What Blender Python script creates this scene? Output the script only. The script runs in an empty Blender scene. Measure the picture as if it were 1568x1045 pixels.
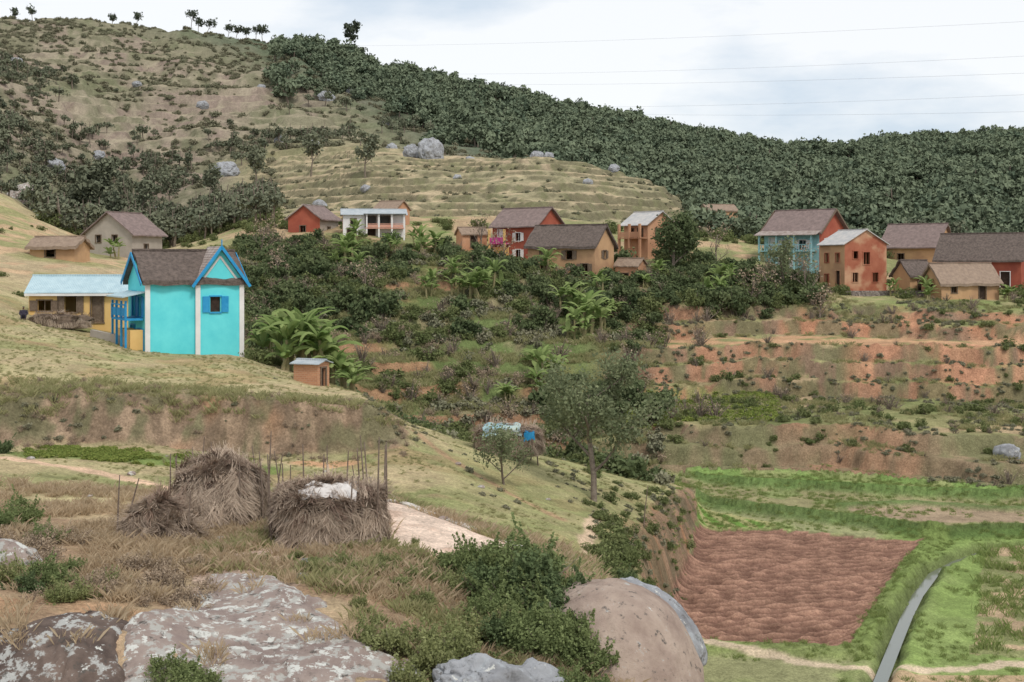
import bpy, math, random, bmesh
import numpy as np
from mathutils import Vector, Matrix, noise as mn
R=math.radians
rng=np.random.default_rng(7); random.seed(7)
scene=bpy.context.scene
# ---------------------------------------------------------------- helpers
def new_obj(name,me,parent=None,coll=None):
    o=bpy.data.objects.new(name,me)
    (coll or scene.collection).objects.link(o)
    if parent: o.parent=parent
    return o
def empty(name,loc=(0,0,0),rz=0):
    e=bpy.data.objects.new(name,None); scene.collection.objects.link(e)
    e.location=loc; e.rotation_euler=(0,0,rz); e.empty_display_size=.3
    return e
def np_mesh(name,V,F,mat=None,smooth=False):
    V=np.asarray(V,dtype=np.float32); F=np.asarray(F,dtype=np.int32)
    me=bpy.data.meshes.new(name); k=F.shape[1]
    me.vertices.add(len(V)); me.vertices.foreach_set('co',V.ravel())
    me.loops.add(F.size); me.loops.foreach_set('vertex_index',F.ravel())
    me.polygons.add(len(F)); me.polygons.foreach_set('loop_start',np.arange(len(F),dtype=np.int32)*k)
    try: me.polygons.foreach_set('loop_total',np.full(len(F),k,dtype=np.int32))
    except Exception: pass
    me.polygons.foreach_set('use_smooth',np.full(len(F),smooth))
    me.update(calc_edges=True)
    if mat: me.materials.append(mat)
    return me
class MB:
    def __init__(s): s.v=[]; s.f=[]
    def add(s,vs,fs):
        n=len(s.v); s.v+= [tuple(v) for v in vs]; s.f+=[tuple(i+n for i in f) for f in fs]
    def box(s,c,d,rot=None):
        x,y,z=[a/2 for a in d]; c=Vector(c)
        vs=[Vector((i*x,j*y,k*z)) for k in(-1,1) for j in(-1,1) for i in(-1,1)]
        if rot is not None: vs=[rot@v for v in vs]
        s.add([v+c for v in vs],[(0,2,3,1),(4,5,7,6),(0,1,5,4),(2,6,7,3),(0,4,6,2),(1,3,7,5)])
    def beam(s,a,b,w,h):
        a=Vector(a);b=Vector(b);d=b-a
        q=d.to_track_quat('Y','Z').to_matrix()
        s.box((a+b)/2,(w,d.length,h),q)
    def tube(s,pts,rad,n=6):
        rings=[]; base=len(s.v)
        for i,p in enumerate(pts):
            p=Vector(p); d=(Vector(pts[min(i+1,len(pts)-1)])-Vector(pts[max(i-1,0)])).normalized()
            a=d.orthogonal().normalized() if i==0 else (rings[-1][1]-d*rings[-1][1].dot(d)).normalized()
            b=d.cross(a); rings.append((p,a))
            r=rad[i]
            for k in range(n):
                t=2*math.pi*k/n; s.v.append(tuple(p+(a*math.cos(t)+b*math.sin(t))*r))
        for i in range(len(pts)-1):
            for k in range(n):
                A=base+i*n+k;B=base+i*n+(k+1)%n
                s.f.append((A,B,B+n,A+n))
        s.f.append(tuple(base+(len(pts)-1)*n+k for k in range(n)))
    def obj(s,name,mat,parent=None,coll=None,smooth=False):
        me=bpy.data.meshes.new(name); me.from_pydata(s.v,[],s.f); me.update()
        if smooth: me.polygons.foreach_set('use_smooth',[True]*len(me.polygons))
        if mat: me.materials.append(mat)
        return new_obj(name,me,parent,coll)
def vnoise(x,y,seed=0):
    xi=np.floor(x).astype(np.int64); yi=np.floor(y).astype(np.int64)
    fx=x-xi; fy=y-yi; fx=fx*fx*(3-2*fx); fy=fy*fy*(3-2*fy)
    def h(a,b):
        n=(a*374761393+b*668265263+seed*1442695041)&0xffffffff
        n=((n^(n>>13))*1274126177)&0xffffffff
        return ((n^(n>>16))&0xffff)/65535.0
    return (h(xi,yi)*(1-fx)+h(xi+1,yi)*fx)*(1-fy)+(h(xi,yi+1)*(1-fx)+h(xi+1,yi+1)*fx)*fy
def fbm(x,y,scale,octv=4,seed=0,gain=.5):
    s=0;a=1;t=0;f=1/scale
    for i in range(octv):
        s=s+a*vnoise(x*f+17.3*i,y*f-9.1*i,seed+i); t+=a; a*=gain; f*=2.03
    return s/t
def sst(a,b,x): t=np.clip((x-a)/(b-a),0,1); return t*t*(3-2*t)
# ---------------------------------------------------------------- materials
def mat_new(name):
    m=bpy.data.materials.new(name); m.use_nodes=True
    nt=m.node_tree; b=nt.nodes['Principled BSDF']; b.inputs['Roughness'].default_value=.9
    b.inputs['Specular IOR Level'].default_value=.15
    return m,nt,b
def noisemat(name,c1,c2,scale=3,rough=.9,bump=.3,bscale=20,dist=.02,spec=.15,c3=None):
    m,nt,b=mat_new(name); N=nt.nodes; Lk=nt.links
    b.inputs['Roughness'].default_value=rough; b.inputs['Specular IOR Level'].default_value=spec
    tc=N.new('ShaderNodeTexCoord')
    n=N.new('ShaderNodeTexNoise'); n.inputs['Scale'].default_value=scale; n.inputs['Detail'].default_value=6; n.inputs['Roughness'].default_value=.65
    Lk.new(tc.outputs['Object'],n.inputs['Vector'])
    r=N.new('ShaderNodeValToRGB'); r.color_ramp.elements[0].position=.35; r.color_ramp.elements[1].position=.65
    r.color_ramp.elements[0].color=(*c1,1); r.color_ramp.elements[1].color=(*c2,1)
    Lk.new(n.outputs['Fac'],r.inputs['Fac']); out=r.outputs['Color']
    if c3 is not None:
        n3=N.new('ShaderNodeTexNoise'); n3.inputs['Scale'].default_value=scale*.45; n3.inputs['Detail'].default_value=8
        Lk.new(tc.outputs['Object'],n3.inputs['Vector'])
        mr=N.new('ShaderNodeMapRange'); mr.inputs['From Min'].default_value=.5; mr.inputs['From Max'].default_value=.62
        Lk.new(n3.outputs['Fac'],mr.inputs['Value'])
        mx=N.new('ShaderNodeMix'); mx.data_type='RGBA'; Lk.new(mr.outputs['Result'],mx.inputs['Factor'])
        Lk.new(out,mx.inputs['A']); mx.inputs['B'].default_value=(*c3,1); out=mx.outputs['Result']
    Lk.new(out,b.inputs['Base Color'])
    if bump:
        n2=N.new('ShaderNodeTexNoise'); n2.inputs['Scale'].default_value=bscale; n2.inputs['Detail'].default_value=8
        Lk.new(tc.outputs['Object'],n2.inputs['Vector'])
        bp=N.new('ShaderNodeBump'); bp.inputs['Strength'].default_value=bump; bp.inputs['Distance'].default_value=dist*3
        Lk.new(n2.outputs['Fac'],bp.inputs['Height']); Lk.new(bp.outputs['Normal'],b.inputs['Normal'])
    return m
def leafmat(name,c1,c2,c3,trans=.3):
    m=bpy.data.materials.new(name); m.use_nodes=True; nt=m.node_tree; N=nt.nodes; Lk=nt.links
    N.clear(); out=N.new('ShaderNodeOutputMaterial')
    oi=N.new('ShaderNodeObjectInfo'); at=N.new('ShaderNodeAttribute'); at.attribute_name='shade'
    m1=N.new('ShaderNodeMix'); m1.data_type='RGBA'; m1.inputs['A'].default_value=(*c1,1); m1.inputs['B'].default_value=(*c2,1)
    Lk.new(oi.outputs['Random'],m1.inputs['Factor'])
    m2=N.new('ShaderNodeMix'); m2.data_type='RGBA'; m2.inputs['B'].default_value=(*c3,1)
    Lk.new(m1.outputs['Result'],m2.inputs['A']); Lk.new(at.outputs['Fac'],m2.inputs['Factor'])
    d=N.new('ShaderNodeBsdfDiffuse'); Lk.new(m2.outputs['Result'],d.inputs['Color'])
    if trans>0:
        t=N.new('ShaderNodeBsdfTranslucent'); mx=N.new('ShaderNodeMixShader'); mx.inputs[0].default_value=trans
        Lk.new(m2.outputs['Result'],t.inputs['Color'])
        Lk.new(d.outputs[0],mx.inputs[1]); Lk.new(t.outputs[0],mx.inputs[2]); Lk.new(mx.outputs[0],out.inputs[0])
    else: Lk.new(d.outputs[0],out.inputs[0])
    return m
# ---------------------------------------------------------------- terrain survey (station, distance y, elevation z); station s -> x=(s-784)/2000*y
ROWS=[
 [(-500,1.5,-1.7),(2100,1.5,-1.7)],
 [(-500,11,-6),(1000,11,-6.5),(1568,11,-7.5)],
 [(-500,22,-8.9),(0,22,-9.2),(240,22,-9),(300,22,-8.6),(540,22,-8.8),(800,23,-9.2),(950,24,-9.2),(1080,24,-10.5),(1568,24,-12)],
 [(-500,26,-7),(0,25.5,-7.1),(240,25.5,-7.4),(300,25.3,-7.75),(540,25,-7.9),(700,26,-8.2),(860,27,-8.2),(950,28,-8.4),(1010,29,-9.6),(1080,33,-13),(1568,34,-13.5)],
 [(-500,33,-6.7),(0,33,-7),(150,33,-7.3),(300,33,-7.5),(500,33,-7.5),(600,33,-7.6),(750,34,-7.9),(880,34,-8.2),(950,31.5,-8.4),(1010,33,-9.9),(1060,37,-13.2),(1100,40,-15.3),(1568,41,-15.5)],
 [(-500,42,-7.3),(0,42,-7.9),(300,42,-8),(500,44,-8.05),(600,43,-7.95),(700,40,-8.1),(800,38,-8.4),(880,36,-8.5),(950,34,-9.3),(1000,38,-11.2),(1035,44,-15.3),(1080,47,-16.3),(1568,47,-16.4)],
 [(-500,50,-7.4),(0,50,-7.6),(250,50,-8.5),(400,50,-8.9),(500,51,-9.1),(600,50,-9.1),(700,46,-9.2),(800,43.5,-9.5),(880,44,-10.3),(950,45,-11.7),(990,46,-12.8),(1028,51,-16.1),(1568,52,-16.2)],
 [(-500,57.3,-7.8),(0,57.3,-8.2),(200,58.3,-8.15),(400,59.3,-8.7),(520,60.2,-8.8),(620,60,-8.6),(700,58,-9.2),(800,56,-10.2),(900,54,-10.8),(960,52,-11.2),(988,51,-12.3),(1008,54,-14.3),(1025,57,-16),(1568,58,-16)],
 [(-500,58.6,-6.1),(0,58.7,-6.4),(100,59.3,-6.0),(300,60.1,-6.15),(480,61,-6.5),(570,61.4,-6.8),(620,63,-8.0),(700,63,-9),(800,62,-10),(900,61,-11),(990,59,-12.3),(1012,60,-13.3),(1034,64,-15.9),(1568,66,-16)],
 [(-500,80,-1.5),(0,80,-4),(150,80,-5),(220,80,-5.6),(360,80,-6),(480,75,-7.2),(560,72,-7.3),(600,69,-8.3),(700,69,-9.3),(800,68,-10.1),(900,68,-11.3),(1000,68,-12.4),(1038,68,-13.3),(1060,72,-15.9),(1568,75,-16)],
 [(-500,92,0),(0,92,-2.6),(70,92,-4),(200,92,-5),(360,88,-6.1),(440,84,-7),(520,80,-7.8),(570,75,-8),(610,72,-8.7),(700,73,-10),(850,73,-11),(920,73,-11.9),(1000,74,-12.6),(1042,74,-13.2),(1075,83,-15.9),(1568,80,-16)],
 [(-500,105,2),(0,105,-1.6),(150,102,-3.5),(220,102,-6),(350,100,-8.5),(500,98,-12.2),(600,97,-13.2),(700,97,-14),(800,96,-14.8),(900,95,-15.4),(1000,94,-15.7),(1100,93,-15.9),(1300,92,-15.9),(1568,84,-15.9),(2100,82,-15.9)],
 [(-500,118,5),(0,118,0),(150,115,-1.5),(250,112,-4),(380,110,-5),(500,105,-9.8),(600,103,-11),(700,103,-12),(800,101,-12.8),(900,99,-13.3),(1000,97.5,-12.6),(1100,96.5,-12.2),(1300,96,-12.1),(1480,94,-12.2),(1568,93,-12.7),(2100,93,-12)],
 [(-500,130,7),(0,130,2),(150,128,0),(250,125,-2),(380,122,-3.5),(500,115,-6.6),(600,112,-8.1),(700,112,-9),(800,110,-10),(900,110,-11),(1000,111,-11.2),(1200,111,-11.2),(1400,111,-11.5),(1568,111,-11.5),(2100,111,-11)],
 [(-500,140,9),(0,140,3.2),(150,135,.3),(250,132,-1),(380,130,-1.2),(500,122,-4),(600,120,-5.5),(700,120,-6.2),(800,118,-6.9),(900,116,-7.6),(950,115,-7),(1100,115,-7.3),(1300,115,-7.2),(1568,114.5,-7),(2100,115,-6.5)],
 [(-500,150,11),(0,150,4.6),(150,144,.5),(250,140,-.4),(380,138,0),(500,130,-1.8),(600,128,-3),(700,127,-3.8),(800,126,-4.3),(900,124,-5.5),(950,124,-6.9),(1100,124,-7),(1300,124,-6.9),(1568,123.5,-6.8),(2100,124,-6)],
 [(-500,160,12),(0,160,5.5),(150,150,.8),(250,148,.3),(380,146,1.2),(500,140,.7),(600,138,0),(700,136,-.3),(800,135,-.8),(900,133,-2),(950,129.5,-3.4),(1100,128.3,-4),(1200,127.8,-4.5),(1300,127.8,-4.7),(1568,127,-5),(2100,127,-4)],
 [(-500,175,14),(0,175,6.5),(150,165,1.4),(250,160,1.2),(400,155,3.5),(480,152,3),(570,150,2.8),(700,150,1.3),(800,150,-.1),(880,148,-.7),(1000,146,.3),(1100,146,-1),(1200,146,-1.8),(1300,142,-3.1),(1400,144,-3),(1568,146,-3.5),(2100,146,-3)],
 [(-500,200,19),(0,200,9),(100,190,4),(250,190,2),(400,180,6),(560,175,6.5),(700,175,5.5),(850,172,5),(1000,170,4.2),(1100,170,3),(1200,165,1.5),(1400,165,0),(1568,165,-1),(2100,165,-1)],
 [(-500,240,26),(0,240,13),(130,240,3),(250,240,4),(400,230,9),(560,225,11),(700,220,11),(850,215,11),(1000,210,7.5),(1060,210,6),(1150,210,2),(1300,220,0),(1568,220,-2)],
 [(-500,300,45),(0,300,30),(130,300,16),(250,300,14),(400,300,20),(560,300,25),(700,290,22.5),(830,280,22.5),(930,270,19.5),(1000,262,16.5),(1060,255,11),(1120,260,4),(1300,270,2),(1568,270,2)],
 [(-500,360,60),(0,360,50),(130,360,36),(250,370,36),(400,370,37),(560,370,34),(700,350,28),(830,350,25),(1000,350,14),(1060,350,12),(1200,350,14),(1400,350,14),(1568,350,12)],
 [(-500,450,78),(0,450,72),(130,460,72),(400,460,66),(560,460,58),(700,450,49),(830,450,44),(1000,450,34),(1100,450,31),(1200,450,27),(1400,450,30),(1568,450,31)],
 [(-500,560,98),(0,560,103.3),(100,560,104),(190,560,102),(300,560,97.8),(400,560,94.6),(500,560,88),(640,560,77),(760,560,69.5),(880,560,62),(960,570,59.2),(1060,580,55),(1150,600,51),(1200,600,49),(1260,600,49),(1330,600,51),(1400,600,52.5),(1500,600,55),(1568,600,55),(2100,600,52)],
 [(-500,760,70),(400,760,60),(1568,780,20),(2100,780,20)],
 [(-500,3000,-20),(2100,3000,-20)],
]
NR=len(ROWS)
us=np.linspace(-500,2068,857)
ds=np.concatenate([np.geomspace(1.5,18,24,endpoint=False),np.geomspace(18,100,700,endpoint=False),
    np.geomspace(100,300,440,endpoint=False),np.geomspace(300,620,200,endpoint=False),np.geomspace(620,3000,24)])
rd=np.array([np.interp(us,[k[0] for k in r],[k[1] for k in r]) for r in ROWS])
rz=np.array([np.interp(us,[k[0] for k in r],[k[2] for k in r]) for r in ROWS])
def blur1(A,sig,axis):
    k=int(3*sig)+1; w=np.exp(-.5*(np.arange(-k,k+1)/sig)**2); w/=w.sum()
    P=np.pad(A,[(k,k) if i==axis else (0,0) for i in range(2)],mode='edge'); out=0
    for i,wi in enumerate(w):
        out=out+wi*(P[i:i+A.shape[0],:] if axis==0 else P[:,i:i+A.shape[1]])
    return out
rd=blur1(rd,3,1); rz=blur1(rz,3,1)
UU,DD=np.meshgrid(us,ds); X=(UU-784)/2000*DD; Y=DD.copy()
wob=(fbm(X,Y,9,3,5)-.5)*.036+(fbm(X,Y,2.5,3,6)-.5)*.020
wob*=sst(15,30,DD)
Z=np.zeros_like(X); T=np.zeros_like(X); ld=np.log(ds)
for j in range(len(us)):
    q=np.log(ds*(1+wob[:,j]))
    lr=np.log(rd[:,j]); Z[:,j]=np.interp(q,lr,rz[:,j]); T[:,j]=np.interp(q,lr,np.arange(NR))
Z=blur1(Z,1.2,0); Z=blur1(Z,1.5,1)
valley=(T<11.1)&(Z<-15.3)&(DD>45)
hump=sst(18.0,18.4,T)*sst(20.7,20.2,T)*sst(330,420,UU)*sst(1130,1070,UU)
amp=sst(15,30,DD)*.5+sst(120,300,DD)*3.5
amp=np.where(valley,.06,amp)*(1-hump*.85)
Z+=amp*(fbm(X,Y,14,4,11)-.5)*np.where(DD>180,1.6,.8)
hill=sst(19.6,21,T)*(1-hump*.8)
Z+=hill*(fbm(X,Y,60,4,31)-.5)*12*sst(23.0,21.5,T)
def terrace(Z,step,m,ph,a=.68,b=.94):
    q=(Z+ph)/step; f=q-np.floor(q); zt=(np.floor(q)+sst(a,b,f)*.94+.06*f)*step-ph-.06*step
    return Z*(1-m)+zt*m
ph=(fbm(X,Y,30,3,40)-.5)*3.0+(fbm(X,Y,5,3,41)-.5)*.8
Z=terrace(Z,1.9,hump*(.55+.45*sst(.35,.55,fbm(X,Y,35,3,43))),ph*1.2)
ms=sst(11.2,11.5,T)*sst(16.5,16,T)*sst(880,980,UU)
Z=terrace(Z,1.5,ms*.8,ph*.8)
ms2=sst(11.2,11.5,T)*sst(16.5,16,T)*sst(380,480,UU)*sst(980,880,UU)*.6
Z=terrace(Z,1.7,ms2,ph)
ml=sst(20.2,20.6,T)*sst(23,22.5,T)*sst(640,520,UU)*sst(.42,.55,fbm(X,Y,70,3,77)); Z=terrace(Z,3.2,ml*.6,ph*2)
def st(u,d): return ((u-784)/2000*d,d)
def pline(pts): return np.array([st(*p) for p in pts])
def dist_line(P,X,Y):
    D=np.full(X.shape,1e9)
    for a,b in zip(P[:-1],P[1:]):
        ab=b-a; t=np.clip(((X-a[0])*ab[0]+(Y-a[1])*ab[1])/(ab@ab),0,1)
        D=np.minimum(D,np.hypot(X-a[0]-t*ab[0],Y-a[1]-t*ab[1]))
    return D
def inpoly(P,X,Y):
    c=np.zeros(X.shape,bool); n=len(P)
    for i in range(n):
        x1,y1=P[i];x2,y2=P[i-1]
        if y1==y2: continue
        c^=((y1>Y)!=(y2>Y))&(X<(x2-x1)*(Y-y1)/(y2-y1)+x1)
    return c
n06=fbm(X,Y,.6,3,50); n3=fbm(X,Y,3,4,51); n12=fbm(X,Y,12,4,52); n40=fbm(X,Y,45,4,53); n1=fbm(X,Y,1.3,4,54)
jx=X+(n1-.5)*.5; jy=Y+(n06-.5)*.7
ditch=pline([(1568,73.5),(1500,72.5),(1465,70.5),(1430,67.8),(1405,63.4),(1388,59.5),(1372,55.6),(1350,50.8),(1335,48)])
bund=pline([(1048,84.8),(1200,81),(1330,78),(1430,75),(1568,76),(2000,76)])
bund3=pline([(1065,90.7),(1200,88.7),(1400,86),(1520,84.8),(2000,84.8)])
bund4=pline([(1290,82.3),(1400,83.2),(1520,81.5),(2000,81)])
far=[st(2000,95),st(1040,95)]
inb=[inpoly(np.array(list(b_)+far),jx,jy) for b_ in (bund,bund3)]
Z+=valley*(.38*inb[0]+.40*inb[1])
dd=dist_line(ditch,jx,jy); Z-=.4*sst(.55,.2,dd)*valley
Z+=valley*.18*sst(1.5,.8,dd)*sst(.4,.75,dd)
plough=pline([(1024,60.5),(1062,55.2),(1150,54.2),(1300,54.3),(1330,59),(1358,64),(1390,70),(1418,74.3),(1300,76),(1190,77.8),(1068,77.5),(1058,70),(1040,66)])
pm=inpoly(plough,jx,jy)&valley
ux=X*.985+Y*.17; uy=Y*.985-X*.17
furrow=np.sin(2*math.pi*(uy/.72)+(fbm(X,Y,2.2,2,60)-.5)*3.2)
Z+=pm*(furrow*.11*(.4+n06*1.2)+(n06-.5)*.24-.14)
bd=dist_line(bund,jx,jy); Z+=valley*.35*sst(.8,.2,bd)
bund2=pline([(1040,57),(1062,54.3),(1300,53.5),(1340,58),(1375,65),(1400,70),(1430,75)])
b2=dist_line(bund2,jx,jy); Z+=valley*.25*sst(1.0,.3,b2)
b3=np.minimum(dist_line(bund3,jx,jy),dist_line(bund4,jx,jy)); Z+=valley*.3*sst(.7,.2,b3)
Z+=np.where(valley,.02,.18)*(n1-.5)*sst(15,25,DD)
gy=np.gradient(Z,axis=0)/np.gradient(Y,axis=0); gx=np.gradient(Z,axis=1)/np.gradient(X,axis=1)
slope=np.hypot(gx,gy)
rough=sst(.4,.9,slope)*(T<17)*(~valley)
Z+=rough*((fbm(X,Y,1.4,5,70)-.5)*1.3+(fbm(X,Y*.6,.45,3,71)-.5)*.35)*sst(40,50,DD)
def idx(x,y):
    x=np.asarray(x,float);y=np.asarray(y,float); u=x/y*2000+784
    a=np.clip((u-us[0])/(us[1]-us[0]),0,len(us)-1.001); b=np.clip(np.interp(np.log(y),ld,np.arange(len(ds))),0,len(ds)-1.001)
    return a,b
def look(A,x,y):
    a,b=idx(x,y); ia=a.astype(int); ib=b.astype(int); fa=a-ia; fb=b-ib
    return (A[ib,ia]*(1-fa)+A[ib,ia+1]*fa)*(1-fb)+(A[ib+1,ia]*(1-fa)+A[ib+1,ia+1]*fa)*fb
def H(x,y): return float(look(Z,np.array([x]),np.array([y]))[0])
# ---- colour
def c(*a): return np.array(a,float)
def mix(A,B,m): m=np.asarray(m,float)[...,None]; return A*(1-m)+B*m
ZC=np.zeros(X.shape+(3,))
dry=c(.38,.29,.185); straw=c(.33,.23,.15); mgreen=c(.26,.265,.12); mtan=c(.38,.325,.185)
orange=c(.42,.24,.14); brown=c(.26,.175,.115); track=c(.66,.52,.42)
C=ZC+mtan
C=mix(C,mgreen,sst(.40,.64,n3*.6+n12*.4))
C=mix(C,c(.20,.22,.09),sst(.56,.76,n12)*.6)
C=mix(C,c(.42,.32,.20),sst(.5,.65,n1)*.5)
C=mix(C,c(.40,.27,.16),sst(.60,.68,n3)*sst(5.3,5.8,T)*sst(10.3,10,T)*.5)
C=mix(C,c(.27,.275,.125),sst(640,720,UU)*sst(5,5.4,T)*sst(10.5,10,T)*.45)
C=mix(C,mix(ZC+dry,straw,sst(.4,.6,n1)),sst(5.2,4.6,T)*sst(760,600,UU))
C=mix(C,orange*.95,sst(.56,.68,n3)*sst(5,4.6,T)*.6)
steep=sst(.42,.75,slope)
C=mix(C,mix(ZC+brown,orange*.8,sst(.55,.7,n3)),steep*sst(6.6,7,T)*sst(17.5,17,T))
C=mix(C,c(.15,.125,.08),steep*sst(6.6,7,T)*sst(17.5,17,T)*sst(.42,.6,n1)*.8)
lb=sst(6.9,7.1,T)*sst(8.2,8.0,T)*sst(640,600,UU)
C=mix(C,mix(mix(ZC+c(.20,.145,.10),c(.31,.225,.155),sst(.4,.6,fbm(X,Y,.8,4,72))),c(.40,.23,.135),sst(.54,.66,n3*.6+n12*.4)*.8),lb)
C=mix(C,c(.15,.145,.08),lb*sst(.44,.58,n1)*.8)
gm=sst(10.1,10.5,T)*sst(16.6,16.1,T)*sst(330,420,UU)*sst(1010,880,UU)
gc=mix(ZC+c(.135,.17,.065),c(.23,.20,.115),sst(.45,.62,n3)); gc=mix(gc,c(.32,.18,.11),sst(.52,.64,n12)*sst(.3,.6,slope)*.85)
C=mix(C,gc,gm)
rt=sst(11.05,11.25,T)*sst(16.6,16.2,T)*sst(880,1000,UU)
rc=mix(ZC+c(.26,.245,.12),c(.36,.27,.165),sst(.42,.6,n3)); rc=mix(rc,c(.17,.195,.08),sst(.45,.6,n12)*.75)
rbank=mix(ZC+c(.21,.145,.10),c(.36,.195,.12),sst(.46,.62,n12*.6+n3*.4)); rbank=mix(rbank,c(.155,.15,.08),sst(.41,.55,n1)*.8)
rc=mix(rc,rbank,sst(.3,.55,slope))
rc=mix(rc,mix(ZC+c(.175,.17,.09),c(.23,.17,.11),sst(.42,.58,n3)),sst(12.1,11.9,T)*.85)
rc=mix(rc,c(.33,.19,.12),sst(12.1,11.9,T)*sst(.58,.64,n12)*sst(.4,.55,n1)*.7)
C=mix(C,rc,rt)
C=mix(C,c(.52,.30,.185),sst(14.0,14.2,T)*sst(15.1,14.95,T)*sst(900,960,UU)*.8*sst(.25,.45,n3))
C=mix(C,c(.46,.24,.15),sst(13.25,13.4,T)*sst(14.4,14.2,T)*sst(1280,1330,UU)*sst(.35,.5,n3)*.75)
C=mix(C,mix(ZC+c(.40,.20,.12),c(.22,.165,.10),sst(.42,.56,n1)),sst(15.1,15.3,T)*sst(16.05,15.9,T)*sst(1180,1260,UU)*.85*sst(.3,.5,n3))
C=mix(C,c(.24,.27,.08),sst(12.2,12.4,T)*sst(13.2,13.0,T)*sst(860,900,UU)*sst(1190,1150,UU)*sst(.3,.5,n1)*.85)
C=mix(C,c(.20,.25,.09),sst(16.0,16.2,T)*sst(16.9,16.6,T)*sst(1000,1050,UU)*.6*sst(.35,.5,n3))
vb=sst(16.0,16.3,T)*sst(18.6,18.2,T)*sst(300,380,UU)*sst(1050,1000,UU)
vc=mix(ZC+c(.40,.29,.18),c(.23,.235,.11),sst(.42,.6,n3))
C=mix(C,vc,vb)
C=mix(C,vc,sst(16.7,17,T)*sst(18.6,18.2,T)*sst(1000,1050,UU))
lf=sst(10.5,11.5,T)*sst(18.2,17.2,T)*sst(330,230,UU)
lc=mix(ZC+c(.40,.32,.20),c(.28,.27,.13),sst(.42,.6,n12)); lc=mix(lc,c(.48,.33,.21),sst(.5,.6,n3)*.8)
C=mix(C,lc,lf)
hc=mix(ZC+c(.43,.345,.225),c(.30,.265,.165),sst(.42,.6,n12*.5+n3*.5)); hc=mix(hc,c(.13,.12,.075),sst(.4,.8,slope)*.85); hc=mix(hc,c(.17,.17,.09),sst(.52,.66,n1)*.6)
C=mix(C,hc,hump)
hl=np.clip(sst(18.3,19,T)-hump,0,1)
hcol=mix(ZC+c(.20,.185,.125),c(.235,.185,.15),sst(.45,.58,n40)); hcol=mix(hcol,c(.14,.15,.085),sst(.42,.58,n12)*.7)
hcol=mix(hcol,c(.30,.26,.19),sst(.54,.66,n3*.5+n40*.5)*.7)
hcol=mix(hcol,c(.32,.275,.195),ml*sst(.7,.3,slope)*.6)
hcol=mix(hcol,c(.095,.12,.08),sst(0,1,(UU-650)/300+ (T-20.5)*.7))
C=mix(C,hcol,hl)
VC=mix(ZC+c(.21,.255,.095),c(.27,.27,.14),sst(.4,.6,n3)); VC=mix(VC,c(.21,.285,.09),sst(1330,1380,UU)*.8)
def pol(pts,col,m=1.0):
    global VC
    VC=mix(VC,col,inpoly(pline(pts),jx,jy)*m)
VC=mix(VC,mix(ZC+c(.19,.275,.085),c(.25,.27,.115),sst(.45,.6,n3)),inb[1]*1.)
VC=mix(VC,mix(ZC+c(.27,.245,.13),c(.21,.24,.10),sst(.45,.58,n3)),(inb[0]&~inb[1])*1.)
pol([(1290,82),(1400,83),(1700,83),(1700,78.5),(1430,77.8),(1330,80)],c(.33,.25,.17))
pol([(1062,77.6),(1058,83.5),(1120,82),(1180,79.5),(1190,78)],c(.34,.32,.15))
sb=inpoly(pline([(1062,78),(1058,83),(1120,81.5),(1172,79.3),(1170,78)]),jx,jy)&(np.sin(ux*5.2)>0)
VC=mix(VC,c(.15,.26,.06),sb*1.)
VC=mix(VC,c(.09,.14,.045),sst(.9,.4,bd)*.85)
VC=mix(VC,c(.11,.17,.055),sst(.7,.3,b3)*.85)
VC=mix(VC,c(.17,.22,.07),sst(1.2,.6,b2)*.7)
gp=pline([(1512,73),(2000,73),(2000,52.5),(1488,53.5),(1500,62)])
g=inpoly(gp,jx,jy); VC=mix(VC,c(.42,.31,.20),g*1.); VC=mix(VC,c(.19,.23,.09),g*sst(.46,.6,n1)*.8)
VC=mix(VC,c(.14,.165,.07),sst(.8,.35,dd)*.8)
VC=mix(VC,mix(ZC+c(.17,.095,.07),c(.32,.19,.135),sst(-.2,.9,furrow*.7+(n06-.5)*1.5)),pm*1.)
vp=pline([(1040,56),(1062,54.6),(1200,52.8),(1330,51.3),(1450,51.8),(1568,52.6),(2000,53)])
VC=mix(VC,c(.52,.42,.30),sst(.42,.2,dist_line(vp,jx,jy)))
VC=mix(VC,c(.44,.31,.2),(DD<51.2)*sst(1350,1370,UU)*.9)
C=mix(C,VC,valley*1.)
def path(pts,w,col,soft=.3,m=1):
    global C
    C=mix(C,col,sst(w+soft,w-soft*.4,dist_line(pline(pts),jx,jy))*m)
pathL=[(-500,52),(0,51.6),(100,51),(180,50.3),(270,48.5),(330,46.5),(430,44.5)]
path(pathL,.5,c(.60,.42,.29))
tk=[(400,45.5),(500,46),(600,44),(700,40.8),(800,38.5),(890,36),(905,33.5),(820,35),(740,35.2),(650,33.6),(585,35.4),(590,40),(520,41),(400,42.5)]
C=mix(C,mix(ZC+track,c(.55,.40,.31),sst(.45,.65,n1)),inpoly(pline(tk),jx,jy)*1.)
C=mix(C,c(.50,.38,.31),inpoly(pline([(290,29.5),(300,34.5),(420,35.5),(470,31),(440,29),(380,28)]),jx,jy)*sst(.35,.5,n1)*.8)
path([(915,57.5),(905,53),(897,49),(895,45)],.22,c(.56,.42,.29),.15)
path([(600,66),(640,63),(690,60),(760,57),(860,53)],.18,c(.36,.23,.145),.25,.8)
path([(470,57.2),(500,57.2),(530,57.4)],.5,c(.48,.29,.17),.4)
path([(60,54.5),(150,55),(300,55.5),(380,55)],1.2,c(.15,.22,.06),.5,.8)
path([(620,350),(760,280),(840,262)],.8,c(.44,.34,.24),.6,.5)
path([(0,77),(100,74),(200,71)],.2,c(.36,.24,.15),.3,.5)
C*= (0.84+.32*n06)[...,None]
nr,nc=X.shape
ii=np.arange(nr*nc).reshape(nr,nc)
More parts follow.
